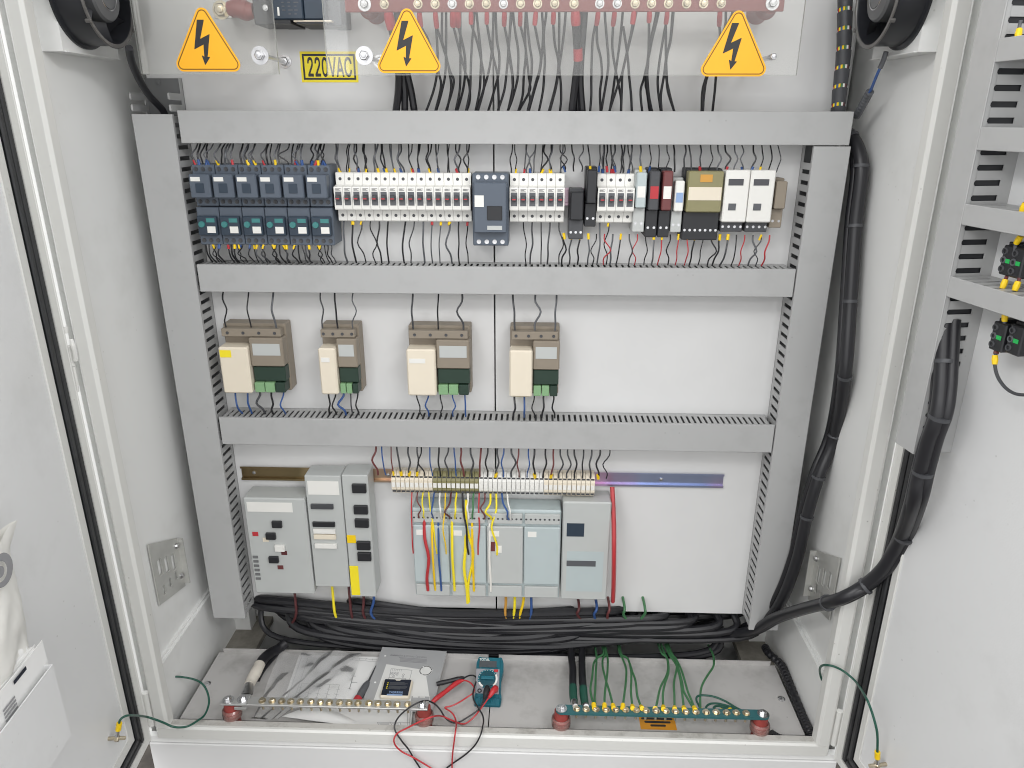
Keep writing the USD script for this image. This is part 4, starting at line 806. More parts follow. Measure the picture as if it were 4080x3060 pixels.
LB = [1000+v/2.765 for v in (125, 235, 340, 440, 545, 660, 765, 865, 975, 1080, 1180, 1298, 1400, 1510, 1610, 1725)]
barL = earth_bar('bare silver earth busbar with empty yellow bolts beside the drawings', 'steel_bar', lx(884), lx(1706), zB, yL-.0125, yL+.0125, (lx(918), lx(1688)), [lx(x) for x in LB], (lx(910), lx(1685)), '')
YR0 = yR+.012
def pix(P, off, sc, Y): return np.array([PY(off[0]+x/sc, off[1]+y/sc, yy) for (x, y), yy in zip(P, Y)])
# earth wires: Y runs from behind the rear lip of the floor plate to the bar
def earth(P, off, label, group=None, ferr=True, m='green_wire', r=.0026, yb=.268, lift=.012):
    n = len(P); ys = [off[1]+y/3.456 for _, y in P]; y0, y1 = 2600., ys[-1]; Q = []
    for (x, y), py_ in zip(P, ys):
        t = np.clip((py_-y0)/(y1-y0), -.2, 1); Yf = yb+(YR0-yb)*t - lift*math.sin(math.pi*np.clip(t, 0, 1))*.7; Q.append(PY(off[0]+x/3.456, py_, Yf))
    Q = np.vstack([Q[0]+(0, .05, -.012), np.array(Q)]); e = Q[-1].copy(); o = thing('earth_wire', label, 'wire', e, group=group)
    end = np.array([e[0]+(e[0]-Q[-2][0])*.15, yR+.004, zB+.0035]); b = MB(); b.tube(Q, r, 9, 7); part(o, 'sheath', b, m)
    if ferr:
        d = unit(end-e); b = MB(); b.tube(np.array([e-d*.001, e+d*.011]), .0053, 12, 0); part(o, 'ferrule', b, 'ferrule')
        b = MB(); b.hull([p for q in (e+d*.010, end+(0, 0, -.001)) for p in (q+(.0038, 0, 0), q-(.0038, 0, 0), q+(0, 0, .0012), q+(.0038, 0, .0012))]); part(o, 'lug', b, 'zinc')
    return o
OB, OC = (2150, 2580), (2650, 2580); GE = 'green earth wires on the teal busbar'
EW = [([(880, 80), (800, 140), (745, 220), (725, 400), (700, 560), (715, 680), (745, 780)], OB, 'first green earth wire from the left on the teal busbar'),
 ([(775, 60), (785, 150), (775, 330), (765, 600), (758, 700), (768, 780)], OB, 'green earth wire sharing the leftmost ferrule on the teal busbar'),
 ([(930, 110), (940, 200), (930, 380), (905, 560), (895, 680), (893, 785)], OB, 'green earth wire crossing from right to left near the thick cables'),
 ([(910, 75), (870, 160), (870, 270), (910, 440), (960, 600), (1010, 795)], OB, 'green earth wire crossing from left to right near the thick cables'),
 ([(1105, 75), (1150, 170), (1190, 290), (1190, 440), (1170, 620), (1148, 790)], OB, 'green earth wire bowing right in the middle of the left group'),
 ([(1110, 90), (1210, 150), (1255, 290), (1262, 440), (1258, 620), (1278, 810)], OB, 'straight green earth wire left of the earth label'),
 ([(1130, 95), (1215, 160), (1270, 310), (1320, 460), (1345, 660), (1400, 820)], OB, 'green earth wire slanting to the left end of the earth label'),
 ([(1680, 75), (1750, 140), (1770, 280), (1740, 400), (1660, 560), (1600, 840)], OB, 'green earth wire curving left above the earth label'),
 ([(1720, 80), (1765, 180), (1775, 340), (1725, 500), (1698, 640), (1703, 820)], OB, 'green earth wire above the right half of the earth label'),
 ([(1800, 80), (1880, 160), (1888, 280), (1850, 480), (1855, 660), (1858, 830)], OB, 'green earth wire right of the earth label, nearly straight'),
 ([(1780, 90), (1870, 220), (1920, 360), (1950, 520), (1970, 690), (1985, 830)], OB, 'green earth wire slanting down right of the earth label'),
 ([(1800, 95), (1900, 260), (1960, 470), (1985, 600), (2060, 740), (2115, 830)], OB, 'left strand of the green pair in the last yellow ferrule'),
 ([(1820, 80), (1890, 180), (1960, 330), (2040, 600), (2090, 720), (2130, 830)], OB, 'right strand of the green pair in the last yellow ferrule'),
 ([(660, 100), (672, 190), (660, 270), (580, 390), (510, 520), (485, 650), (485, 870)], OC, 'lone green earth wire over the right half of the floor plate')]
for i, (P, off, lab) in enumerate(EW): earth(P, off, lab, GE, i not in (1, 11, 13))
for P, lab in (([(500, 880), (465, 800), (430, 720), (450, 670), (540, 658), (680, 680), (830, 740), (980, 830), (1110, 890)], 'large dark green jumper loop on the teal busbar'), ([(630, 900), (575, 860), (565, 820), (610, 780), (700, 770), (830, 795), (960, 840), (1060, 890)], 'middle dark green jumper loop on the teal busbar'),
              ([(775, 890), (700, 850), (670, 825), (720, 805), (830, 825), (950, 860), (1040, 890)], 'small dark green jumper loop on the teal busbar'), ([(900, 880), (800, 850), (785, 830), (850, 835), (940, 870), (1020, 895)], 'smallest dark green jumper loop on the teal busbar')):
    Q = []
    for (x, y) in P: t = (890-y)/240.; Q.append(PY(2650+x/3.456, 2580+y/3.456, YR0+.05*max(t, 0)+.002))
    o = thing('jumper_wire', lab, 'wire', Q[0]); b = MB(); b.tube(Q, .0024, 9, 7); part(o, 'sheath', b, 'dark_green')
    b = MB(); e = np.array(Q[0]); b.tube(np.array([e+(0, .006, .001), e+(0, -.003, 0)]), .005, 10, 0); part(o, 'ferrule', b, 'ferrule')
for P, lab, lugm in (([(430, 40), (440, 160), (455, 300), (455, 420), (458, 540), (462, 660), (475, 740)], 'thick black cable with teal sleeve and silver lug, left of the pair', 'zinc'), ([(585, 40), (583, 160), (585, 300), (590, 430), (600, 560), (610, 680), (628, 800)], 'thick black cable with teal sleeve, right of the pair', None)):
    Q = []
    for (x, y) in P: py_ = 2580+y/3.456; t = np.clip((py_-2600)/(2815-2600), -.2, 1); Q.append(PY(2150+x/3.456, py_, .262+(YR0+.002-.262)*t-.012*math.sin(math.pi*max(t, 0))))
    Q = np.array(Q); o = thing('earth_cable', lab, 'cable', Q[-1]); b = MB(); b.tube(Q[:5], .0088, 12); part(o, 'sheath', b, 'black_wire')
    b = MB(); b.tube(Q[4:7]+(0, -.0002, .0002), [.0095, .0092, .0088], 12); part(o, 'sleeve', b, 'dark_green')
    e = Q[-1]; b = MB(); b.tube(np.array([e, e*.5+np.array([e[0], yR+.004, zB+.006])*.5, (e[0]+.001, yR+.004, zB+.004)]), [.008, .0075, .006], 12, 4); part(o, 'lug', b, 'zinc')
# earth label
p0, p1 = PZ(2150+1395/3.456, 2580+1132/3.456, .2305), PZ(2150+1893/3.456, 2580+1137/3.456, .2305)
o = thing('earth_label', 'orange label with black earth symbol on the right floor plate', 'label', (p0[0], .042, .23))
x0, x1 = p0[0], p1[0]; y0 = .0415; b = MB(); b.box(x0, x1, y0, y0+.062, .2302, .2306); part(o, 'sticker', b, 'orange')
b = MB(); cx = (x0+x1)/2
for yy, hw in ((.0115, .0145), (.0215, .0265), (.0315, .0325)): b.poly(LineString([(cx-hw, y0+yy), (cx+hw, y0+yy)]).buffer(.0030), .0002, ID, .2307)
b.box(cx-.0025, cx+.0025, y0+.0315, y0+.054, .2307, .2309); part(o, 'earth_symbol', b, 'ink', smooth=False)
# cable with silver lug on the left bar
OL = (560, 2580)
Q = pix([(1990, -60), (1900, 20), (1800, 70), (1700, 150), (1625, 265)], OL, 3.456, [.262, .245, .225, .195, .165])
o = thing('earth_cable', 'black cable with white taped end and silver lug on the left busbar', 'cable', Q[-1]); b = MB(); b.tube(Q, .0125, 16); part(o, 'sheath', b, 'black_wire')
T = pix([(1640, 235), (1605, 310), (1555, 400), (1510, 490), (1490, 530)], OL, 3.456, [.172, .152, .132, .112, .10]); b = MB(); b.tube(T, [.0132, .0128, .0138, .0128, .0122, .0118], 16); part(o, 'tape', b, 'tape')
pl = np.array([lx(560+1412/3.456), yL, zB])
e0 = T[-1]; L0 = pl+(.004, .014, .004); d = unit(L0-e0); sx = np.array([1., 0, 0]); b = MB()
ring = lambda c, w, h: [c+sx*w*math.cos(a)+np.array([0, .35, .94])*h*math.sin(a) for a in np.arange(12)*math.pi/6]
rs = [ring(e0, .0120, .0110), ring(e0*.65+L0*.35, .0122, .0085), ring(e0*.3+L0*.7, .0135, .0042), ring(L0, .0135, .0024)]
V = np.vstack(rs); b.add(V, [[i*12+j, i*12+(j+1) % 12, (i+1)*12+(j+1) % 12, (i+1)*12+j] for i in range(3) for j in range(12)]); part(o, 'lug_barrel', b, 'zinc')
b = MB(); b.box(pl[0]-.0135, pl[0]+.0135, yL-.0165, yL+.016, zB+.0003, zB+.0035, bev=.0006); b.box(pl[0]-.0145, pl[0]+.0125, yL-.0165, yL-.0125, zB-.012, zB-.0055, bev=.0005); part(o, 'lug_plate', b, 'steel_bar')
b = MB(); hexbolt(b, (pl[0], yL, zB+.0036), (0, 0, 1), .008, .006, .0125, .002); part(o, 'bolt', b, 'zinc')
Q = pix([(1880, 90), (1790, 190), (1700, 300), (1640, 400), (1615, 455)], OL, 3.456, [.235, .205, .175, .155, .145]); b = MB(); b.tube(Q, .0052, 10); part(o, 'second_strand', b, 'black_wire')

# ------------------------------------------------------------------ papers, manual, data card on the left floor plate
OD = (1000, 2580); SD = 2.765
def zpt(x, y, z): return PZ(OD[0]+x/SD, OD[1]+y/SD, z)
def sheet(o, nm, corners, z, m, n=14, wob=.002, t=.0005, curl=None, seed=1, label=None):
    A, B_, C_, D_ = [np.array(c) for c in corners]; V = []; f = []
    for i in range(n+1):
        for j in range(n+1):
            u, v = i/n, j/n; p = A*(1-u)*(1-v)+B_*u*(1-v)+C_*u*v+D_*(1-u)*v
            h = max(wob*(meshkit.fbm(np.array([[p[0]*14, p[1]*14, seed]]), 3)[0]-.3) + (curl(u, v) if curl else 0), -.0006); V.append(p+(0, 0, h))
    V = np.array(V); W2 = V-(0, 0, t); N = len(V)
    for i in range(n):
        for j in range(n): a = i*(n+1)+j; f += [[a, a+n+1, a+n+2, a+1], [N+a, N+a+1, N+a+n+2, N+a+n+1]]
    b = MB(); b.add(np.vstack([V, W2]), f); pr = part(o, nm, b, m, label)
    def at(u, v, up=.0004):
        i, j = min(int(u*n), n-1), min(int(v*n), n-1); a, c = u*n-i, v*n-j; G = V.reshape(n+1, n+1, 3)
        return G[i, j]*(1-a)*(1-c)+G[i+1, j]*a*(1-c)+G[i+1, j+1]*a*c+G[i, j+1]*(1-a)*c+(0, 0, up)
    return pr, at
def strokes(o, at, segs, m, w=.0006, nm='printed_lines', up=.0004):
    b = MB()
    for (u0, v0, u1, v1) in segs:
        k = max(2, int(math.hypot(u1-u0, v1-v0)*14)); P = np.array([at(u0+(u1-u0)*i/k, v0+(v1-v0)*i/k, up) for i in range(k+1)]); d = unit(P[-1]-P[0]); s_ = unit(np.cross(d, (0, 0, 1)))*w/2
        V = np.vstack([P-s_, P+s_]); n_ = k+1; b.add(V, [[i, n_+i, n_+i+1, i+1][::-1] for i in range(k)])
    return part(o, nm, b, m, smooth=False)
zP = .2325
o = thing('drawing_sheet', 'white circuit drawing lying left of the grey manual, partly under the clear bag', 'paper', zpt(900, 500, .23))
_, at = sheet(o, 'sheet', (zpt(330, 660, zP), zpt(1290, 720, zP), zpt(1440, 110, zP+.002), zpt(530, 85, zP+.004)), zP, 'paper', 18, .0035, seed=3)
strokes(o, at, [(.62, .97, .98, .94), (.62, .93, .98, .90), (.12, .05, .12, .95), (.04, .05, .04, .95)] + [(.66+.08*k, .97-.003*k, .66+.08*k, .93) for k in range(4)], 'print', .0008)
strokes(o, at, [(.15, .45, .58, .45)] + [(.15+.11*k, .45, .15+.11*k, .14) for k in range(5)] + [(.13+.11*k, .36, .17+.11*k, .36) for k in range(5)] + [(.12+.11*k, .28, .18+.11*k, .26) for k in range(5)] + [(.13+.11*k, .2, .17+.11*k, .2) for k in range(5)], 'print', .0010)
strokes(o, at, [(.72, .38, .72, .62), (.70, .62, .75, .62), (.70, .38, .74, .38), (.72, .5, .79, .5)], 'print_dark', .0011)
o = thing('drawing_sheet', 'white title block corner of a drawing hanging under the silver busbar', 'paper', zpt(1400, 850, .23))
_, at = sheet(o, 'sheet', (zpt(1270, 893, .2425), zpt(1760, 900, .240), zpt(1785, 660, .2340), zpt(900, 690, .2345)), .235, 'paper', 14, .0015, seed=5)
strokes(o, at, [(.10, .08, .97, .07), (.38, .3, .97, .28), (.97, .07, .97, .9), (.93, .07, .93, .9), (.38, .08, .38, .3), (.62, .08, .62, .29), (.8, .08, .8, .29)] + [(.4, .12+.04*k, .56+.05*rng.random(), .12+.04*k) for k in range(4)] + [(.64, .13+.05*k, .76, .13+.05*k) for k in range(3)], 'print', .0009)
o = thing('drawing_sheet', 'rolled lower edge of a drawing bulging over the floor plate', 'paper', zpt(700, 800, .23))
_, at = sheet(o, 'sheet', (zpt(1300, 890, .2425), zpt(920, 690, .236), zpt(640, 640, .235), zpt(340, 760, .236)), .236, 'paper', 14, .003, seed=8, curl=lambda u, v: .008*math.sin(math.pi*u)*math.sin(math.pi*v))
o = thing('plastic_bag', 'crumpled clear plastic bag over the drawings beside the taped cable', 'plastic bag', zpt(400, 500, .23))
sheet(o, 'film', (zpt(20, 800, .2365), zpt(330, 790, .238), zpt(1220, 70, .244), zpt(330, 60, .246)), .24, 'film', 34, .016, .0002, seed=11, curl=lambda u, v: .004*math.sin(7*u+3*v)+.003*math.sin(19*u-5*v))
sheet(o, 'film', (zpt(330, 720, .240), zpt(1040, 600, .240), zpt(1220, 75, .246), zpt(560, 70, .246)), .24, 'film', 30, .012, .0002, seed=15, curl=lambda u, v: .002*math.sin(11*u+9*v))
sheet(o, 'fold', (zpt(0, 840, .212), zpt(200, 870, .210), zpt(190, 790, .234), zpt(10, 790, .234)), .22, 'film', 20, .02, .0002, seed=19)
# screwdriver
o = thing('screwdriver', 'clear handled screwdriver with red tip between the drawing and the manual', 'screwdriver', zpt(1200, 560, .235))
a, c = zpt(1165, 590, .243), zpt(1290, 380, .245); e = zpt(1420, 130, .246); b = MB(); b.tube(np.array([a*.85+c*.15, a*.5+c*.5, a*.2+c*.8, c]), [.0085, .0095, .0085, .005], 10, 4); part(o, 'handle', b, 'grey_wire')
b = MB(); b.tube(np.array([a-(c-a)*.02, a*.85+c*.15]), .0098, 14, 0); part(o, 'red_cap', b, 'red_sleeve'); b = MB(); b.tube(np.array([c, e]), .0026, 8, 0); part(o, 'shaft', b, 'dark')
# manual
zM = .2475
q00, q10, q11, q01 = zpt(1215, 640, zM-.006), zpt(1990, 700, zM-.006), zpt(2165, 20, zM+.004), zpt(1455, -5, zM+.004)
ex = unit(q10-q00); nz = unit(np.cross(ex, q01-q00)); ey = np.cross(nz, ex); fm = Fr(q00, ex, ey, nz); Wm, Hm = (q10-q00) @ ex, (q01-q00) @ ey
o = thing('manual', 'grey instruction manual with white cover panel under the small black card', 'booklet', q00)
b = MB(); b.box(0, Wm, 0, Hm, -.006, -.0008, fm); part(o, 'pages', b, 'paper'); b = MB(); b.box(-.0006, Wm+.0006, -.0006, Hm+.0006, -.0007, 0, fm); part(o, 'cover', b, 'manual')
loc2 = lambda x, y: (lambda d: ((C + d*(((q00-C) @ nz)/(d @ nz)) - q00) @ ex, (C + d*(((q00-C) @ nz)/(d @ nz)) - q00) @ ey))(ray(OD[0]+x/SD, OD[1]+y/SD))
b = MB(); b.poly(Polygon([loc2(*p) for p in ((1350, 583), (1760, 600), (1768, 535), (1965, 540), (1930, 310), (1860, 240), (1492, 184))]), .0003, fm, .0001); part(o, 'white_panel', b, 'manual_white', smooth=False)
b = MB(); a = loc2(1535, 90); c = loc2(1935, 105); b.text('Installation & Primary Operation', .0058, Fr(fm((a[0], a[1], 0)), ex, ey, nz), False, .0002, .0001, c[0]-a[0]); part(o, 'title', b, 'print', smooth=False)
b = MB()
for k in range(4): a, c = loc2(1640-8*(k == 0), 112+k*13), loc2(1940, 122+k*12); b.box(a[0], c[0], a[1]-.0009, a[1]+.0009, .0001, .0003, fm)
a, c = loc2(1532, 84), loc2(1615, 90); b.box(a[0], c[0], a[1]-.0009, a[1]+.0009, .0001, .0003, fm); part(o, 'printed_lines', b, 'print', smooth=False)
a = loc2(1925, 257); b = MB(); b.poly(Point(a).buffer(.0160, 24), .0002, fm, .0005); part(o, 'round_badge', b, 'manual_white', smooth=False)
b = MB()
for k in range(3): b.poly(Point(a).buffer(.0150, 24).difference(Point(a).buffer(.0132, 24)).intersection(Polygon([a] + [(a[0]+.03*math.cos(t), a[1]+.03*math.sin(t)) for t in np.linspace(.2+k*2.094, 2.05+k*2.094, 9)])), .0002, fm, .0009)
part(o, 'badge_ring', b, 'ink', smooth=False)
b = MB()
for px_, py_ in ((1478, 92), (1368, 384)): b.poly(Point(loc2(px_, py_)).buffer(.0026, 10), .0002, fm, .0001)
part(o, 'punched_hole', b, 'paper', smooth=False)
b = MB()                                                     # line drawing of a drive front
A_ = [loc2(*p) for p in ((1545, 235), (1775, 252), (1735, 400), (1505, 400))]; b.poly(Polygon(A_).exterior.buffer(.0004), .0001, fm, .0005)
for px_, py_ in ((1550, 280), (1583, 280), (1615, 282), (1548, 297), (1580, 298), (1610, 300), (1570, 318), (1680, 300), (1674, 322)): b.poly(Point(loc2(px_, py_)).buffer(.0027, 8).difference(Point(loc2(px_, py_)).buffer(.0018, 8)), .0001, fm, .0005)
b.poly(LineString([loc2(1520, 330), loc2(1580, 336), loc2(1605, 345), loc2(1630, 338), loc2(1705, 345), loc2(1695, 375)]).buffer(.0005), .0001, fm, .0005)
for k in range(6): b.poly(LineString([loc2(1560+k*20, 240), loc2(1555+k*20, 262)]).buffer(.0003), .0001, fm, .0005)
part(o, 'line_drawing', b, 'print', smooth=False)
b = MB(); b.poly(Polygon([loc2(*p) for p in ((1768, 536), (1972, 542), (1962, 600), (1758, 600))]).exterior.buffer(.0005), .0001, fm, .0005)
for u in (1785, 1858): A_ = [loc2(*p) for p in ((u, 538), (u+60, 540), (u+58, 555), (u-2, 553))]; b.poly(Polygon(A_), .0001, fm, .0005)
part(o, 'caption_box', b, 'manual_white', smooth=False)
# data card (small memory module with a label)
hC = .011; k0 = loc2(1418, 578); k1 = loc2(1745, 588); k2 = loc2(1478, 378); fc = Fr(fm((k0[0], k0[1], .0006)), unit((fm((*k1, 0))-fm((*k0, 0)))), unit(np.cross(nz, unit((fm((*k1, 0))-fm((*k0, 0)))))), nz)
wC = math.hypot(k1[0]-k0[0], k1[1]-k0[1]); hh = math.hypot(k2[0]-k0[0], k2[1]-k0[1])*.98
o = thing('keypad_module', 'small cream module with a dark navy label lying on the grey manual', 'electronic module', fc.o)
b = MB(); b.box(0, wC, 0, hh, 0, hC, fc, .0035); part(o, 'case', b, 'cream')
lab = sbox(.003, .004, wC-.0035, hh-.002).buffer(-.002).buffer(.002); lab = lab.difference(Polygon([(wC*.36, hh), (wC*.44, hh-.006), (wC*.56, hh-.006), (wC*.64, hh)]))
b = MB(); b.poly(lab, .0003, fc, hC+.0001); part(o, 'label', b, 'navy', smooth=False)
b = MB(); b.text('YASKAWA', hh*.125, Fr(fc((wC*.29, hh*.17, hC)), fc.m[0], fc.m[1], nz), True, .0002, .0005, wC*.47); b.box(wC*.24, wC*.76, hh*.05, hh*.13, hC+.0005, hC+.0007, fc); part(o, 'lettering', b, 'lightblue', smooth=False)
b = MB()
for k, (yy, ww) in enumerate(((.78, .5), (.72, .62), (.66, .55), (.57, .62), (.52, .62), (.47, .58), (.42, .4))): b.box(wC*.24, wC*(.24+ww), hh*yy-.0007, hh*yy+.0007, hC+.0005, hC+.0007, fc)
part(o, 'printed_lines', b, 'grey_wire', smooth=False)
for k in range(4): b = MB(); y = hh*(.73-k*.1); b.poly(Polygon([(wC*.15, y), (wC*.205, y), (wC*.178, y+.0032)]), .0002, fc, hC+.0005); part(o, 'warning_mark', b, 'label_yellow', smooth=False)

# ------------------------------------------------------------------ multimeter with leads
OM = (1500, 2580); SM = 3.457
def mp(x, y, Y): return PY(OM[0]+x/SM, OM[1]+y/SM, Y)
bl, br_ = PZ(1500+1345/SM, 2580+800/SM, .238), PZ(1500+1705/SM, 2580+812/SM, .238)
tl, tr = PZ(1500+1368/SM, 2580+112/SM, .283), PZ(1500+1712/SM, 2580+122/SM, .283)
ex = unit((br_-bl)+(tr-tl)); ey0 = unit((tl+tr)/2-(bl+br_)/2); nz = unit(np.cross(ex, ey0)); ey = np.cross(nz, ex); oc = (bl+br_)/2
Lm = ((tl+tr)/2-oc) @ ey; Wm = .0655; fx = Fr(oc, ex, ey, nz)
ml = lambda x, y: (lambda q: ((q-oc) @ ex, (q-oc) @ ey))((lambda d: C + d*(((oc-C) @ nz)/(d @ nz)))(ray(OM[0]+x/SM, OM[1]+y/SM)))
o = thing('multimeter', 'teal digital multimeter leaning on the floor plate with two leads plugged in', 'multimeter', oc)
hw = Wm/2; out = Polygon([(-hw*.92, .002), (-hw*.98, Lm*.2), (-hw*.88, Lm*.3), (-hw*.88, Lm*.58), (-hw, Lm*.72), (-hw, Lm*.88), (-hw*.86, Lm), (-hw*.68, Lm*1.005), (-hw*.6, Lm*.975), (hw*.6, Lm*.975), (hw*.68, Lm*1.005), (hw*.86, Lm), (hw, Lm*.88), (hw, Lm*.72), (hw*.88, Lm*.58), (hw*.88, Lm*.3), (hw*.98, Lm*.2), (hw*.92, .002)]).buffer(-.003).buffer(.003, 6)
b = MB(); b.poly(out, .022, fx, -.028); b.poly(out.buffer(-.002), .0022, fx, -.006); part(o, 'holster', b, 'meter', smooth=25)
face = sbox(-hw*.74, Lm*.04, hw*.74, Lm*.965).buffer(-.003).buffer(.003, 6); b = MB(); b.poly(face, .004, fx, -.0039); part(o, 'face', b, 'meter', smooth=25)
P4 = [ml(*p) for p in ((1380, 300), (1688, 308), (1680, 640), (1378, 625))]; b = MB(); b.poly(Polygon(P4).buffer(.001), .0012, fx, .0002); part(o, 'panel', b, 'meter_panel', smooth=False)
P4 = [ml(*p) for p in ((1426, 188), (1650, 196), (1646, 280), (1420, 270))]; b = MB(); b.poly(Polygon(P4).buffer(.0012), .0006, fx, .0002); part(o, 'screen', b, 'screen', smooth=False)
b = MB(); a, c = ml(1415, 180), ml(1562, 182); b.text('TOTAL', .0060, Fr(fx((a[0], a[1], 0)), ex, ey, nz), True, .0003, .0002, c[0]-a[0]); part(o, 'lettering', b, 'white_plastic', smooth=False)
dc = ml(1532, 437); R_ = .0190
b = MB(); b.poly(Point(dc).buffer(R_+.0045, 28), .0006, fx, .0015); part(o, 'dial_ring', b, 'meter', smooth=False)
for t0, t1 in ((-.85, .55), (3.55, 4.2)):
    A_ = [(dc[0]+(R_+.0045)*math.cos(t), dc[1]+(R_+.0045)*math.sin(t)) for t in np.linspace(t0, t1, 14)] + [(dc[0]+(R_+.0002)*math.cos(t), dc[1]+(R_+.0002)*math.sin(t)) for t in np.linspace(t1, t0, 14)]
    b = MB(); b.poly(Polygon(A_), .0002, fx, .0022); part(o, 'white_scale', b, 'white_plastic', smooth=False)
b = MB()
for t in np.linspace(.75, 3.4, 10): b.poly(Point(dc[0]+(R_+.0023)*math.cos(t), dc[1]+(R_+.0023)*math.sin(t)).buffer(.0008, 6), .0002, fx, .0022)
part(o, 'scale_marks', b, 'white_plastic', smooth=False)
b = MB(); b.lathe([(R_, .0021), (R_*.98, .0045), (R_*.9, .0052), (1e-5, .0052)], Fr(fx((dc[0], dc[1], 0)), ex, ey, nz), 36); part(o, 'dial', b, 'meter_dark')
b = MB(); b.box(dc[0]-R_*.86, dc[0]+R_*.86, dc[1]-.0045, dc[1]+.0045, .0053, .0115, fx, .002); part(o, 'dial_grip', b, 'meter')
b = MB(); a = ml(1647, 326); b.box(a[0]-.0047, a[0]+.0047, a[1]-.0034, a[1]+.0034, .0015, .0035, fx, .001); part(o, 'hold_button', b, 'red_button')
b = MB(); a = ml(1531, 342); b.box(a[0]-.003, a[0]+.003, a[1]-.002, a[1]+.002, .0023, .0032, fx, .0006); part(o, 'power_mark', b, 'red_button')
jx = [ml(1420, 600), ml(1527, 600), ml(1640, 600)]
for a, m in zip(jx, ('black', 'black', 'red_button')): b = MB(); b.lathe([(.0027, .0015), (.0052, .0015), (.0052, .0028), (.0027, .0028), (.0027, .0015)], Fr(fx((a[0], a[1], 0)), ex, ey, nz), 20); part(o, 'socket', b, m)
b = MB(); b.box(-hw*.9, hw*.9, Lm*.012, Lm*.165, -.0035, .0022, fx, .0025)
for x in (-.55, -.3, .3, .55): b.box(hw*x-.002, hw*x+.002, Lm*.02, Lm*.15, .0022, .0034, fx, .0008)
part(o, 'grip_bumper', b, 'meter')
b = MB(); b.box(-hw*.62, hw*.62, Lm*.748, Lm*.765, .0002, .0016, fx, .0006); part(o, 'ledge', b, 'meter_dark')
# leads
def lead(nm, label, m, plug, P, probe=None):
    Q = np.array([mp(x, y, Y) for x, y, Y in P]); o = thing(nm, label, 'test lead', Q[0])
    b = MB(); b.tube(Q, .0018, 8, 8); part(o, 'cable', b, m)
    if plug is not None:
        a, up = plug; s0 = fx((a[0], a[1], .0032)); s1 = fx((a[0], a[1], .0125)); e = Q[0]
        b = MB(); b.tube(np.array([s0, s1+(s1-s0)*.15, s1*.62+e*.38+nz*.003, s1*.3+e*.7, e]), [.0060, .0072, .0066, .0052, .0030], 14, 4); part(o, 'plug', b, 'black' if m == 'black_wire' else 'red_button')
    if probe:
        A = np.array([mp(x, y, Y) for x, y, Y in probe]); b = MB(); b.tube(A, [.0050, .0058, .0052, .0058, .0048, .0028], 12, 5); part(o, 'probe_handle', b, 'black' if m == 'black_wire' else 'red_button')
    return o
pb_, pr_ = jx[1], jx[2]
sill = lambda y: .04 if y < 1100 else (-.004 if y < 1230 else -.022 if y < 1330 else -.017)
lead('test_lead', 'black test lead looping left over the silver busbar end and hanging over the sill', 'black_wire', (pb_, 1), [(1485, 715, .085), (1440, 800, .072), (1390, 870, .062), (1250, 965, .048), (1140, 1025, .041), (1040, 1030, .040), (950, 970, .044), (880, 860, .050), (800, 775, .052), (700, 735, .044), (600, 748, .022), (450, 830, .010), (320, 940, .004), (255, 1050, -.004), (260, 1150, -.014), (350, 1290, -.022), (440, 1400, -.018), (510, 1520, -.016), (600, 1659, -.016), (660, 1760, -.016)])
lead('test_lead', 'red test lead from the right socket curling left across the sill', 'red_wire', (pr_, 1), [(1545, 690, .095), (1460, 810, .074), (1350, 950, .050), (1240, 1040, .038), (1150, 1046, .038), (1000, 985, .036), (900, 945, .030), (780, 950, -.004), (600, 1020, -.012), (420, 1110, -.014), (290, 1180, -.018), (240, 1270, -.024), (270, 1360, -.022), (360, 1440, -.019), (500, 1510, -.019), (620, 1580, -.016), (750, 1659, -.016), (850, 1730, -.016)])
lead('test_lead', 'black test lead from its probe on the manual down past the sill', 'black_wire', None, [(1215, 415, .160), (1260, 392, .166), (1310, 383, .172), (1360, 398, .168), (1376, 450, .150), (1350, 540, .125), (1330, 620, .105), (1340, 720, .084), (1400, 830, .064), (1455, 915, .05), (1475, 1000, .034), (1462, 1090, .008), (1435, 1200, -.018), (1360, 1340, -.022), (1230, 1470, -.017), (1060, 1590, -.016), (970, 1659, -.016), (880, 1740, -.016)], [(830, 502, .142), (905, 484, .144), (1000, 463, .148), (1120, 435, .154), (1180, 422, .158), (1212, 415, .160)])
lead('test_lead', 'red test lead from its probe crossing straight down over the sill', 'red_wire', None, [(1205, 450, .150), (1260, 465, .145), (1310, 500, .136), (1345, 560, .122), (1330, 625, .107), (1240, 690, .095), (1130, 760, .080), (1030, 805, .071), (950, 822, .068), (955, 842, .064), (1010, 875, .058), (1060, 925, .050), (1092, 1000, .038), (1100, 1070, .012), (1088, 1160, -.016), (1070, 1290, -.023), (1050, 1450, -.018), (1042, 1580, -.016), (1040, 1760, -.016)], [(770, 752, .088), (840, 690, .098), (960, 600, .118), (1080, 505, .138), (1150, 465, .147), (1200, 450, .150)])
# ribbed black cable in the right corner
Q = np.array([PY(2650+x/3.456, 2580+y/3.456, Y) for x, y, Y in ((1380, 0, .31), (1430, 80, .28), (1600, 240, .24), (1700, 400, .205), (1800, 560, .17), (1960, 820, .115), (2060, 990, .08), (2100, 1130, .05), (2075, 1260, .03), (1960, 1285, .026), (1820, 1290, .026), (1700, 1285, .026), (1560, 1250, .026), (1450, 1185, .030))])
Q[:, 2] = np.maximum(Q[:, 2], .198); Q[:, 0] = np.minimum(Q[:, 0], .711)
o = thing('ribbed_cable', 'black ribbed cable bending round the right corner of the cabinet floor', 'cable', Q[8]); S = spline(Q, 14); b = MB(); b.tube(S, [.0095+(.0009 if i % 4 < 2 else -.0006) for i in range(len(S))], 10, 0); part(o, 'sleeve', b, 'black_wire')

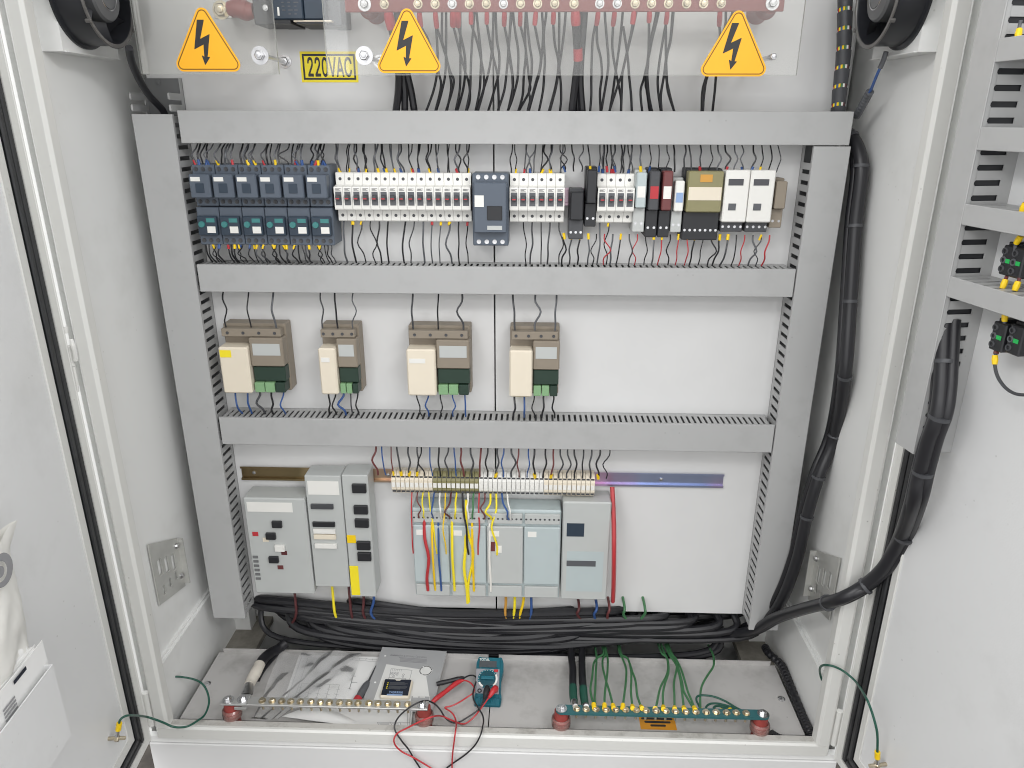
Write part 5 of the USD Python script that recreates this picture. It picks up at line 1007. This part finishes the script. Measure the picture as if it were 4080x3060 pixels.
# ------------------------------------------------------------------ door straps, pocket, papers
def strap(label, D, stud_px, P, wall):
    su = D.pt(*stud_px, .004); o = thing('earth_strap', label, 'wire', su)
    Q = np.array(P); b = MB(); b.tube(Q, .0023, 10, 9); part(o, 'sheath', b, 'dark_green'); e = Q[0]; dn = unit(Q[0]-Q[1])
    b = MB(); b.tube(np.array([e-dn*.002, e+dn*.015]), .0052, 12, 0); part(o, 'ferrule', b, 'ferrule')
    b = MB(); b.tube(np.array([e+dn*.014, e+dn*.026, e+dn*.036]), [.004, .0035, .006], 10, 2); part(o, 'lug', b, 'zinc')
    q = e+dn*.035; fr_n = D.n; b = MB(); hexbolt(b, q-fr_n*.004, fr_n, .007, .007, 0, 0); b.cyl(q-fr_n*.02, q+fr_n*.016, .0038, 10); part(o, 'stud', b, 'brass')
OA = (560, 2580)
uL, zL = DL.uz(475, 2884, .022)
PL = [DL.P(uL, .022, zL), DL.pt(477, 2872, .024), DL.pt(490, 2858, .029), DL.pt(518, 2850, .034)] + [PY(560+x/3.456, 2580+y/3.456, Y) for x, y, Y in ((60, 950, -.05), (200, 990, -.04), (330, 1040, -.03), (430, 1085, -.026), (540, 1100, -.024), (660, 1080, -.018), (780, 1010, .0), (880, 930, .02), (935, 800, .045), (940, 700, .06), (910, 590, .075), (850, 500, .085), (740, 440, .09), (560, 405, .085), (400, 405, .075), (255, 432, .055), (190, 470, .045))]
strap('dark green earth strap curling from the left door into the cabinet', DL, (473, 2895), PL, -1)
RR = lambda x, y: (3200+x/3.455, 2580+y/3.455)
uR, zR_ = DR.uz(*RR(1022, 1445), .022)
PR_ = [DR.P(uR, .022, zR_), DR.pt(*RR(1024, 1250), .030), DR.pt(*RR(1010, 1120), .036), DR.pt(*RR(950, 900), .042), DR.pt(*RR(870, 700), .046)] + [PY(*RR(x, y), Y) for x, y, Y in ((740, 490, -.055), (640, 390, -.036), (540, 315, -.026), (430, 262, -.022), (340, 243, -.016), (270, 246, .0), (235, 275, .02), (230, 340, .05), (255, 440, .055), (300, 560, .06), (330, 640, .065))]
strap('dark green earth strap curling from the right door into the cabinet', DR, (3495, 3000), PR_, 1)
# document pocket on the left door
u0, zt0 = DL.uz(210, 2647, .062); _, zb0 = DL.uz(285, 2927, .062); u1 = .66
o = thing('document_pocket', 'light grey document pocket on the lower left door', 'document pocket', DL.P(u0, .06, zb0))
b = MB(); b.box(u0, u1, .060, .062, zb0, zt0, DL.fr); part(o, 'front_panel', b, 'door'); b = MB(); b.box(u0, u0+.002, -.003, .0598, zb0, zt0, DL.fr); part(o, 'side_panel', b, 'door'); b = MB(); b.box(u1-.002, u1, -.003, .0598, zb0, zt0, DL.fr); part(o, 'side_panel', b, 'door'); b = MB(); b.box(u0+.002, u1-.002, -.003, .0598, zb0, zb0+.002, DL.fr); part(o, 'bottom_panel', b, 'door')
def leaf(o, nm, m, pts, n0, n1, t=.0012):
    P = [DL.P(u, n_, z) for (u, z), n_ in zip(pts, np.linspace(n0, n1, len(pts)))]; b = MB(); c = np.mean(P, 0); return P
# booklet: folded sheets standing in the pocket
def standing(o, nm, m, ua, ub, za, ztop, n0, bow, slope=0., k=12, t=.0012, tilt=.0):
    V = []
    for i in range(k+1):
        u = ua+(ub-ua)*i/k; n_ = n0+bow*math.sin(math.pi*i/k)
        for z, dn in ((za, 0), (ztop+slope*(i/k), tilt)): V += [DL.P(u, n_+dn, z), DL.P(u, n_+dn-t, z)]
    V = np.array(V); f = []
    for i in range(k):
        a, c = i*4, i*4+4; f += [[a, c, c+2, a+2], [a+1, a+3, c+3, c+1], [a+2, c+2, c+3, a+3]]
    f += [[0, 2, 3, 1], [k*4, k*4+1, k*4+3, k*4+2]]; b = MB(); b.add(V, f); return part(o, nm, b, m)
ub_, zb_ = DL.uz(160, 2570, .035)
o = thing('booklet', 'white printed booklet standing in the document pocket of the left door', 'booklet', DL.P(.42, .04, zt0))
standing(o, 'cover', 'paper', .327, .60, zb0+.01, DL.uz(155, 2570, .05)[1]+.001, .050, .004, .012)
b = MB()
for i in range(1): standing(o, 'page', 'paper', .334+.004*i, .60, zb0+.01, DL.uz(150, 2545, .04)[1]+.004*i, .043-.005*i, .006, .014)
for i_, (n0_, dz_, rr_) in enumerate(((.040, -.012, .009), (.026, .004, .011), (.012, -.004, .008))):
    V = []; zt_f = DL.uz(145, 2535, .035)[1]+dz_; kk = 12; prof = [(n0_+rr_*math.cos(t), zt_f+rr_*1.3*math.sin(t)) for t in np.linspace(0, math.pi, 9)]; prof = [(prof[0][0], zb0+.01)] + prof + [(prof[-1][0], zb0+.01)]
    for i in range(kk+1):
        u = .340+.006*i_+(.60-.34)*i/kk; w_ = .0025*math.sin(5*i/kk+i_)
        for n_, z_ in prof: V += [DL.P(u, n_+w_*(z_-zb0)*4, z_+.004*math.sin(3*i/kk))]
    np_ = len(prof); b = MB(); b.add(np.array(V), [[i*np_+j, (i+1)*np_+j, (i+1)*np_+j+1, i*np_+j+1] for i in range(kk) for j in range(np_-1)]); part(o, 'folded_sheet', b, 'paper')
b = MB(); a = DL.uz(52, 2705, .0555); c = DL.uz(104, 2658, .0555); b.box(a[0], c[0], .0552, .0556, min(a[1], c[1])-.004, min(a[1], c[1])+.002, DL.fr)
b2 = DL.uz(15, 2840, .0555); d2 = DL.uz(57, 2765, .0555)
part(o, 'printed_line', b, 'navy'); b = MB()
for k in range(7): b.box(min(b2[0], d2[0]), max(b2[0], d2[0]), .0552, .0556, d2[1]-.006-k*.006, d2[1]-.003-k*.006, DL.fr)
part(o, 'printed_block', b, 'print')
o = thing('plastic_bag', 'white printed plastic bag hanging above the booklet on the left door', 'plastic bag', DL.P(.42, .04, .8))
k0, k1 = 18, 22; uA, zA = DL.uz(135, 2215, .04); uB, zB_ = DL.uz(97, 2520, .04); V = []
zt1 = DL.uz(0, 2200, .04)[1]; _, zb1 = DL.uz(60, 2600, .035)
for sgn in (1, -1):
    for i in range(k0+1):
        for j in range(k1+1):
            s_, t_ = i/k0, j/k1; uu = (uA*.2+uB*.8)+(uA-uB)*(t_**6)*.8+s_*(.56-uB) - .012*math.sin(t_*3)*(1-s_); zz = zb1-.05+(zt1-zb1+.05)*t_+.014*math.sin(s_*5+1)*t_; bulge = .026*math.sin(math.pi*min(1, s_*1.3+.02))**.6*(math.sin(math.pi*min(t_*.93+.03, 1)))**.5
            V.append(DL.P(uu, .024+sgn*bulge*(1 if sgn > 0 else .5)+.016*(meshkit.fbm(np.array([[s_*7+t_*3, t_*4, 3.+sgn]]), 4)[0]-.5), zz))
V = np.array(V); f = []; n1 = (k0+1)*(k1+1)
for i in range(k0):
    for j in range(k1): a = i*(k1+1)+j; f += [[a, a+k1+1, a+k1+2, a+1], [n1+a, n1+a+1, n1+a+k1+2, n1+a+k1+1]]
b = MB(); b.add(V, f); part(o, 'bag', b, 'white_plastic', smooth=60)
b = MB(); a = DL.uz(0, 2300, .058)
for r0, r1, m_ in ((.022, .014, 0),): b.poly(Point(0, 0).buffer(.024, 6).difference(Point(.004, 0).buffer(.0145)), .0004, Fr(DL.P(a[0]-.008, .0575, a[1]+.006), DL.e, (0, 0, 1), DL.n)); b.poly(Point(.004, 0).buffer(.008), .0004, Fr(DL.P(a[0]-.008, .0575, a[1]+.006), DL.e, (0, 0, 1), DL.n))
part(o, 'printed_logo', b, 'print', smooth=False)

# ------------------------------------------------------------------ ducts, contact blocks and cables on the right door
def door_duct_v():
    o = thing('door_duct', 'upright grey slotted duct on the right door', 'cable duct', DR.P(.1, .03, 1.2)); u0, u1, h = .080, .125, .064; zlo, zhi = 1.005, 2.0
    b = MB(); b.box(u0, u1, -.0032, -.0015, zlo, zhi, DR.fr); part(o, 'base', b, 'duct'); b = MB(); b.box(u0-.001, u1+.001, h-.002, h, zlo, zhi, DR.fr, .0006); b.box(u1-.0004, u1+.001, h-.0075, h-.002, zlo, zhi, DR.fr); b.box(u0-.001, u0+.0004, h-.0075, h-.002, zlo, zhi, DR.fr); part(o, 'cover', b, 'duct')
    for ua, ub in ((u1-.0018, u1-.0002), (u0+.0002, u0+.0018)):
        b = MB(); b.box(ua, ub, -.0015, .0145, zlo, zhi, DR.fr); part(o, 'side_wall', b, 'duct'); z = 1.0137
        while z < 1.80:
            b = MB(); b.box(ua, ub, .0145, h-.010, z, z+.0128, DR.fr); b.box(ua-.0006, ub+.0006, h-.0105, h-.0025, z-.0022, z+.0150, DR.fr, .0012); part(o, 'finger', b, 'duct'); z += .02083
    b = MB(); b.box(u0+.003, u1-.003, .004, h-.006, zlo+.002, zhi, DR.fr); part(o, 'wires_inside', b, 'black', label='black wires packed inside the duct')
    return o
door_duct_v()
def door_duct_h(label, zlo, zhi):
    o = thing('door_duct', label, 'cable duct', DR.P(.2, .03, zlo)); u0, u1, h = .1265, .70, .064
    b = MB(); b.box(u0, u1, h-.002, h, zlo, zhi, DR.fr, .0006); part(o, 'cover', b, 'duct'); b = MB(); b.box(u0, u1, -.0032, -.0012, zlo+.001, zhi-.001, DR.fr); part(o, 'base', b, 'duct')
    for za, zb_ in ((zhi-.002, zhi-.0006), (zlo+.0006, zlo+.002)):
        b = MB(); b.box(u0, u1, -.0012, .013, za, zb_, DR.fr); part(o, 'side_wall', b, 'duct'); u = u0+.002
        while u < .45: b = MB(); b.box(u, u+.0140, .013, h-.002, za, zb_, DR.fr); part(o, 'finger', b, 'duct'); u += .0208
    b = MB(); b.box(u0+.003, u1-.003, .002, h-.004, zlo+.003, zhi-.003, DR.fr); part(o, 'wires_inside', b, 'dark'); return o
door_duct_h('topmost level grey duct on the right door', 1.583, 1.612); door_duct_h('second level grey duct on the right door', 1.471, 1.501); door_duct_h('level grey duct above the upper black contact blocks', 1.369, 1.398); door_duct_h('level grey duct between the two rows of black contact blocks', 1.264, 1.294)
def contact_block(label, u, z, w=.022, h=.042, d=.034, n0=.0):
    o = thing('contact_block', label, 'contact block', DR.P(u, n0, z))
    b = MB(); b.box(u, u+w, n0, n0+d, z, z+h, DR.fr, .0015); b.box(u-.001, u+w*.5, n0+d*.15, n0+d*.8, z+h*.9, z+h+.004, DR.fr, .001); part(o, 'body', b, 'black')
    for k in range(3): b = MB(); b.lathe([(.0045, 0), (.0052, -.0006), (.0045, .0012), (.003, .001), (.003, -.003), (1e-5, -.003)], look(DR.P(u+w*.22, n0+d+.0003, z+h*(.2+.3*k)), DR.n), 14); b.lathe([(.0036, 0), (.0044, -.0006), (.0036, .0012), (.0026, .001), (.0026, -.003), (1e-5, -.003)], look(DR.P(u+w+.0003, n0+d*.5, z+h*(.2+.3*k)), DR.e), 14); part(o, 'terminal', b, 'grey_wire' if k == 1 else 'dark')
    b = MB(); b.box(u+w*.45, u+w*.8, n0+d-.001, n0+d+.0008, z+h*.42, z+h*.56, DR.fr); part(o, 'green_marker', b, 'green_led'); return o
NB = .008
for k, (x, y, lab) in enumerate(((4012, 1085, 'black contact block, left one of the upper row on the right door'), (4052, 1096, 'black contact block with green marker, right one of the upper row'))): u, z = DR.uz(x, y, .04); contact_block(lab, u-.011, z-.004, .020, .040, .036, NB)
for k, (x, y, lab) in enumerate(((3975, 1385, 'black contact block, left one of the lower row on the right door'), (4042, 1400, 'black contact block with green marker at the right frame edge'))): u, z = DR.uz(x, y, .04); contact_block(lab, u-.008, z-.003, .024, .040, .040, NB)
def dwire(label, P, col='dark', fer=(0,), sl=None):
    Q = np.array([DR.pt(x, y, n_) for x, y, n_ in P]); o = thing('door_wire', label, 'wire', Q[0]); b = MB(); b.tube(Q, .0023, 8, 8); part(o, 'sheath', b, col)
    for i in fer: d = unit(Q[min(i+1, len(Q)-1)]-Q[max(i-1, 0)]) if len(Q) > 1 else 0; b = MB(); b.tube(np.array([Q[i]-d*.0065, Q[i], Q[i]+d*.0065]), [.0036, .0043, .0034], 10, 2); part(o, 'ferrule', b, 'ferrule')
    if sl: b = MB(); b.tube(Q[sl[0]:sl[1]], .0034, 8, 4); part(o, 'sleeve', b, sl[2])
dwire('dark wire with yellow ferrule looping below the lower left contact block', [(3972, 1392, .04), (3968, 1410, .042), (3964, 1434, .044), (3966, 1470, .044), (3980, 1510, .043), (4010, 1548, .042), (4050, 1570, .042), (4110, 1575, .042)], 'dark', (2,), (0, 2, 'brown_wire'))
dwire('grey sleeved wire with yellow ferrule above the lower left contact block', [(4005, 1240, .045), (4004, 1262, .045), (4002, 1290, .044), (4000, 1318, .042)], 'grey_wire', (1,))
dwire('red sleeved wire with yellow ferrule under the upper left contact block', [(4012, 1100, .042), (4006, 1115, .042), (4000, 1132, .044), (3994, 1146, .045)], 'brown_wire', (2,))
dwire('red sleeved wire with yellow ferrule under the upper right contact block', [(4062, 1106, .042), (4058, 1122, .042), (4050, 1140, .044), (4044, 1156, .045)], 'brown_wire', (2,))
dwire('thick dark wire with yellow ferrule above the upper contact blocks', [(4070, 935, .046), (4058, 955, .046), (4048, 970, .044), (4044, 1000, .042)], 'grey_wire', (1,))
dwire('wire with yellow ferrule at the right edge below the second duct', [(4090, 800, .05), (4078, 828, .05), (4072, 842, .05)], 'dark', (1,))
dwire('wire with yellow ferrule beside the topmost door duct', [(4068, 80, .05), (4062, 105, .05), (4058, 135, .052), (4052, 160, .054)], 'grey_wire', (2,))
# black loom from the right door into the cabinet
Q = [DR.pt(x, y, n_) for x, y, n_ in ((3765, 1290, .045), (3757, 1440, .05), (3750, 1560, .055), (3735, 1660, .06), (3700, 1760, .06), (3668, 1880, .055), (3640, 2000, .05))] + [PY(x, y, Y) for x, y, Y in ((3590, 2140, -.09), (3520, 2262, -.065), (3440, 2335, -.045), (3360, 2380, -.038), (3290, 2402, .0), (3190, 2428, .09), (3090, 2462, .18), (3000, 2510, .25), (2880, 2530, .31), (2700, 2540, .36))]
o = thing('door_loom', 'thick black cable loom sagging from the right door into the cabinet', 'cable loom', Q[8])
for k, (d, r) in enumerate((((0, 0, 0), .0120), ((.010, -.006, .008), .0085), ((-.002, .008, -.011), .0085), ((.012, .004, -.008), .007))): b = MB(); b.tube(np.array(Q)+d, r, 12, 8); part(o, 'cable', b, 'black_wire')
for i in range(1, 12, 2): q = np.array(Q[i])+(.004, 0, 0); d = unit(np.array(Q[i+1])-np.array(Q[i])); b = MB(); b.tube(np.array([q-d*.003, q+d*.003]), .0165, 14, 0); part(o, 'cable_tie', b, 'dark')
# concealed hinge stay on the left door edge
hb = MB()
a = PY(262, 1335, -.012); b = hb; b.cyl(a+(0, 0, .004), a+(0, 0, .014), .006, 12); b.box(a[0]-.016, a[0]+.002, a[1]-.004, a[1]+.004, a[2]+.004, a[2]+.014, bev=.002)
a = PY(282, 1420, -.014); b = hb; b.cyl(a+(0, 0, -.018), a+(0, 0, .02), .0052, 12); a = PY(292, 1390, -.018); b = hb; b.tube(np.array([PY(284, 1352, -.016), PY(290, 1375, -.020), PY(298, 1405, -.020), PY(302, 1436, -.018)]), [.003, .0045, .004, .0045], 10)
b = hb; b.tube(np.array([PY(291, 1460, -.014), PY(302, 1510, -.014), PY(309, 1560, -.014)]), [.004, .0035, .0032], 10)
part(cab, 'hinge_bracket', hb, 'rim')
